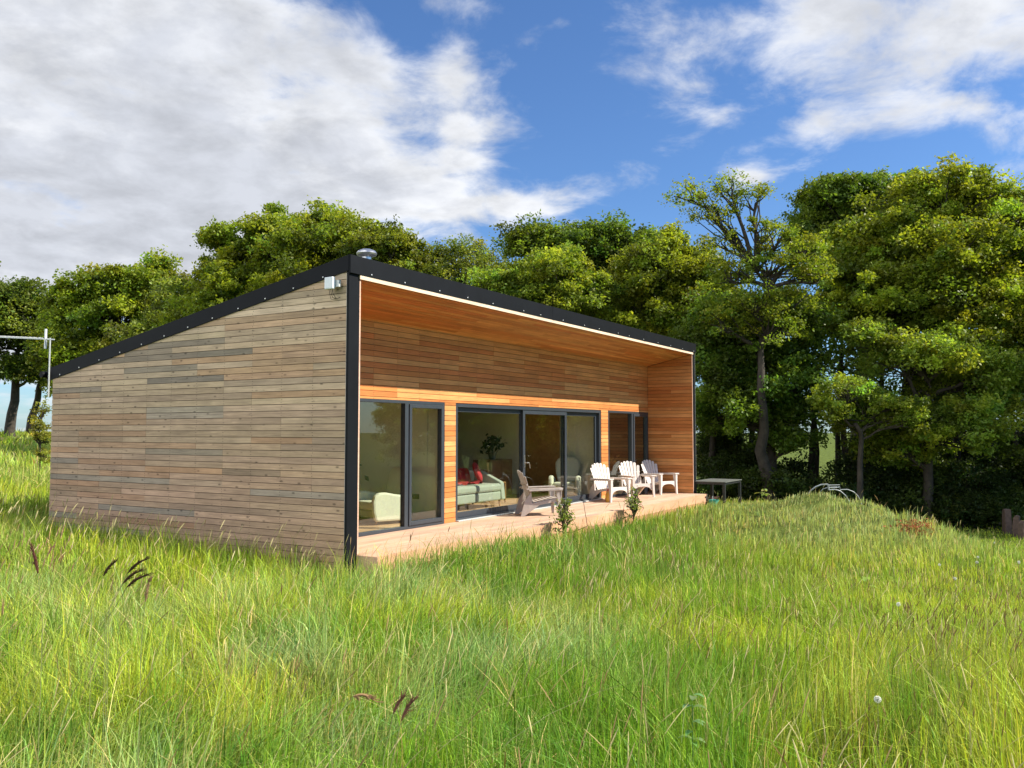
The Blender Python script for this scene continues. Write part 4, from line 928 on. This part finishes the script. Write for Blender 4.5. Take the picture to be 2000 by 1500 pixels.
stems(x, y, rng.uniform(.50, .80, n), .16, rng.uniform(.09, .16, n), .012*rng.uniform(.7, 1.3, n), ST*np.ones((n, 3)), np.array((.62, .54, .30))*rng.uniform(.75, 1.1, (n, 1)))
# pinkish sorrel-like spikes at the left, brown ones at the right
def cluster(px, py, zt, n, spread):
    p = onz(px, py, zt); return p[0]+rng.normal(size=n)*spread, p[1]+rng.normal(size=n)*spread
for px, py, n, hc, hl, hw in ((60, 1100, 26, (.40, .24, .17), .11, .009), (130, 1130, 16, (.34, .18, .13), .11, .009), (20, 1140, 14, (.36, .20, .15), .11, .009), (300, 1190, 9, (.36, .27, .15), .11, .008), (1750, 1260, 60, (.17, .11, .05), .05, .005), (1900, 1300, 70, (.20, .13, .06), .05, .005), (1850, 1420, 40, (.18, .12, .05), .05, .0045), (1260, 1090, 50, (.46, .38, .20), .09, .008), (620, 1330, 8, (.48, .36, .16), .10, .010), (1980, 1240, 50, (.22, .14, .07), .05, .006), (1130, 1120, 40, (.48, .40, .22), .09, .008), (760, 1045, 12, (.20, .12, .07), .09, .016), (200, 1010, 30, (.55, .48, .26), .11, .011), (340, 1030, 16, (.55, .48, .26), .11, .011)):
    x, y = cluster(px, py, .2, n, .28 if py > 1090 else .55); n = len(x)
    s, t = st(x, y); ok = ~((x > -.05) & (x < 13.75) & (y > -.42) & (y < 7.1)); x, y = x[ok], y[ok]; n = len(x)
    stems(x, y, (np.clip(hmul(x, y), .5, 1.5)*rng.uniform(.52, .72, n)), .12, np.full(n, hl), np.full(n, hw), ST*np.ones((n, 3)), np.array(hc)*rng.uniform(.7, 1.2, (n, 1)))
flush('seed_head_grass', MT['seed'], 'stuff', 'straw coloured seed heads on thin stems standing above the meadow grass', 'seed heads')

# large dark arching heads, one object each
def foxtail(tip, mid, t_, label, grp, col, rw=.0058):
    a = at(*tip, t_); b = at(*mid, t_); d = a-b; gx_, gy_ = b[0]-d[0]*.8, b[1]-d[1]*.8; gz_ = float(H(gx_, gy_))
    e = empty('grass_seed_head', (gx_, gy_, gz_), 0, label, 'seed head', grp); B = np.array((gx_, gy_, gz_))
    r0 = np.array((0, 0, -.03)); r1 = b-B-d*.9-np.array((0, 0, .09)); r2 = b-B; r3 = a-B
    m = MB(); m.tube([tuple(r0), tuple(r0*.5+r1*.5), tuple(r1), tuple(r2)], .0013, 5, (.26, .27, .11)); m.build('stem', MT['seed'], e)
    m = MB(); pts = [tuple(r2+(r3-r2)*f+np.array((0, 0, .012*math.sin(math.pi*f)))) for f in np.linspace(0, 1, 8)]
    m.tube(pts, [rw*.3, rw*.8, rw, rw*1.0, rw*.9, rw*.7, rw*.45, rw*.12], 7, col)
    for q in range(60):
        f = R.random(); p = np.array(pts[0])+(np.array(pts[-1])-np.array(pts[0]))*f; dd = (r3-r2)/np.linalg.norm(r3-r2)*.02+np.array([R.gauss(0, 1), R.gauss(0, 1), R.gauss(0, 1)])*.006
        m.bar(tuple(p+np.array((0, 0, .012*math.sin(math.pi*f)))), tuple(p+dd+np.array((0, 0, .012*math.sin(math.pi*f)))), .0012, .0012, col)
    m.build('head', MT['seed'], e)
GF1 = 'dark arching seed heads in the left foreground'; DC = (.075, .040, .022)
foxtail((288, 1092), (249, 1120), 3.6, 'highest dark seed head of the arching bunch at the left', GF1, DC)
foxtail((277, 1115), (240, 1140), 3.55, 'dark seed head just under the highest one of the arching bunch', GF1, DC)
foxtail((290, 1124), (248, 1147), 3.5, 'lowest dark seed head of the arching bunch at the left', GF1, DC)
foxtail((226, 1098), (202, 1125), 3.7, 'separate dark seed head just left of the arching bunch', GF1, DC)
foxtail((62, 1070), (74, 1120), 3.4, 'dark reddish upright seed head near the left picture edge', GF1, (.11, .04, .03))
foxtail((292, 1135), (284, 1175), 3.2, 'light brown seed head below the arching bunch', GF1, (.30, .20, .10))
GF2 = 'brown seed heads low in the foreground'
foxtail((735, 1371), (690, 1360), 2.6, 'pale brown nodding seed head low in the middle left foreground', GF2, (.33, .20, .10), .0042)
foxtail((789, 1363), (768, 1395), 2.6, 'reddish brown seed head, left one of the upright pair', GF2, (.20, .09, .06), .0048)
foxtail((808, 1370), (784, 1408), 2.55, 'reddish brown seed head, right one of the upright pair', GF2, (.20, .09, .06), .0048)
# dandelion clocks
for i, (px, py, t_) in enumerate(((1714, 1366, 4.3), (1755, 1180, 7.0), (1865, 1130, 9.5), (1835, 1103, 11.0), (1908, 1098, 10.5), (1910, 1088, 12.5), (1942, 1060, 16), (1990, 1098, 10))):
    p = at(px, py, t_); z = float(H(p[0], p[1]))
    e = empty('dandelion_clock', (p[0], p[1], z), 0, 'round white dandelion clock standing in the grass at the right', 'dandelion', 'dandelion clocks in the right meadow')
    h_ = max(.12, p[2]-z); m = MB(); m.tube([(0, 0, -.03), (.01, 0, h_*.5), (0, 0, h_)], .002, 5, (.2, .22, .08)); m.build('stem', MT['seed'], e)
    m = MB()
    for q in range(90):
        v = Vector((R.gauss(0, 1), R.gauss(0, 1), R.gauss(0, 1))).normalized(); m.bar((0, 0, h_), tuple(Vector((0, 0, h_))+v*.016), .0010, .0010, (.6, .62, .55)); m.box(tuple(Vector((0, 0, h_))+v*.016-Vector((.0016,)*3)), tuple(Vector((0, 0, h_))+v*.016+Vector((.0016,)*3)), (.8, .8, .76))
    m.build('seed_ball', MT['seed'], e)
# dock plants with broad leaves
def dock(px, py, t_, label, n, sz, col):
    p = at(px, py, t_); z = float(H(p[0], p[1])); h_ = p[2]-z
    e = empty('dock_plant', (p[0], p[1], z), 0, label, 'plant', 'broad leaved plants in the grass'); ms = MB(); ms.tube([(0, 0, -.03), (0, 0, h_*.9)], .003, 6, col); ms.build('stem', MT['bush'], e)
    for k in range(n):
        a = R.uniform(0, 6.28); m = MB(); z0 = h_*R.uniform(.55, 1.0); ln = sz*R.uniform(.7, 1.2); w_ = ln*.28; vs = []; fs = []
        for q in range(7):
            f = q/6; ww = w_*math.sin(math.pi*min(.98, f*.92+.04))**.8; c = Vector((math.cos(a)*ln*f, math.sin(a)*ln*f, z0+ln*(.5*f-.55*f*f))); sd_ = Vector((-math.sin(a), math.cos(a), 0))
            vs += [c-sd_*ww+Vector((0, 0, .25*ww)), c, c+sd_*ww+Vector((0, 0, .25*ww))]
            if q: b_ = 3*q; fs += [(b_-3, b_-2, b_+1, b_), (b_-2, b_-1, b_+2, b_+1)]
        m.add(vs, fs, (*[c_*R.uniform(.8, 1.2) for c_ in col], 1)); m.build('leaf', MT['bush'], e, True)
dock(1352, 1350, 3.8, 'broad leaved pale green plant in the middle foreground', 10, .075, (.15, .27, .08))
dock(1700, 1012, 17, 'bright yellow green broad leaved plant on the right shoulder of the bank', 6, .22, (.28, .36, .04))
dock(1488, 955, 22, 'pale leafy plant on the crest of the bank', 6, .24, (.24, .32, .09))
dock(1690, 1125, 9, 'yellow green broad leaved plant in the hollow at the right', 4, .12, (.26, .34, .05))
# dark tuft against the side wall, dead bracken on the bank
x, y = cluster(475, 1068, -.1, 420, .11); blades(x, y, rng.uniform(.3, .55, len(x)), np.full(len(x), .011), 4, np.array((.035, .10, .025))*rng.uniform(.7, 1.4, (len(x), 1)), .16)
o = flush('grass_tuft', MT['grass'], 'thing', 'dark green tuft of grass against the middle of the side wall', 'grass tuft')
p = at(1785, 1040, 15); n = 300; C = np.stack([p[0]+rng.normal(size=n)*.16, p[1]+rng.normal(size=n)*.16, np.zeros(n)], 1); C[:, 2] = H(C[:, 0], C[:, 1])+rng.uniform(.02, .22, n)
V, F = leafgeo(C, rng.uniform(.02, .04, n), .3, .4); o = npmesh('dead_bracken', V, F, MT['seed'], None, np.repeat(np.array((.30, .11, .05))*rng.uniform(.5, 1.3, (n, 1)), 4, 0))
tag(o, 'reddish brown dead fern patch at the right end of the bank', 'dead fern', None, 'stuff')
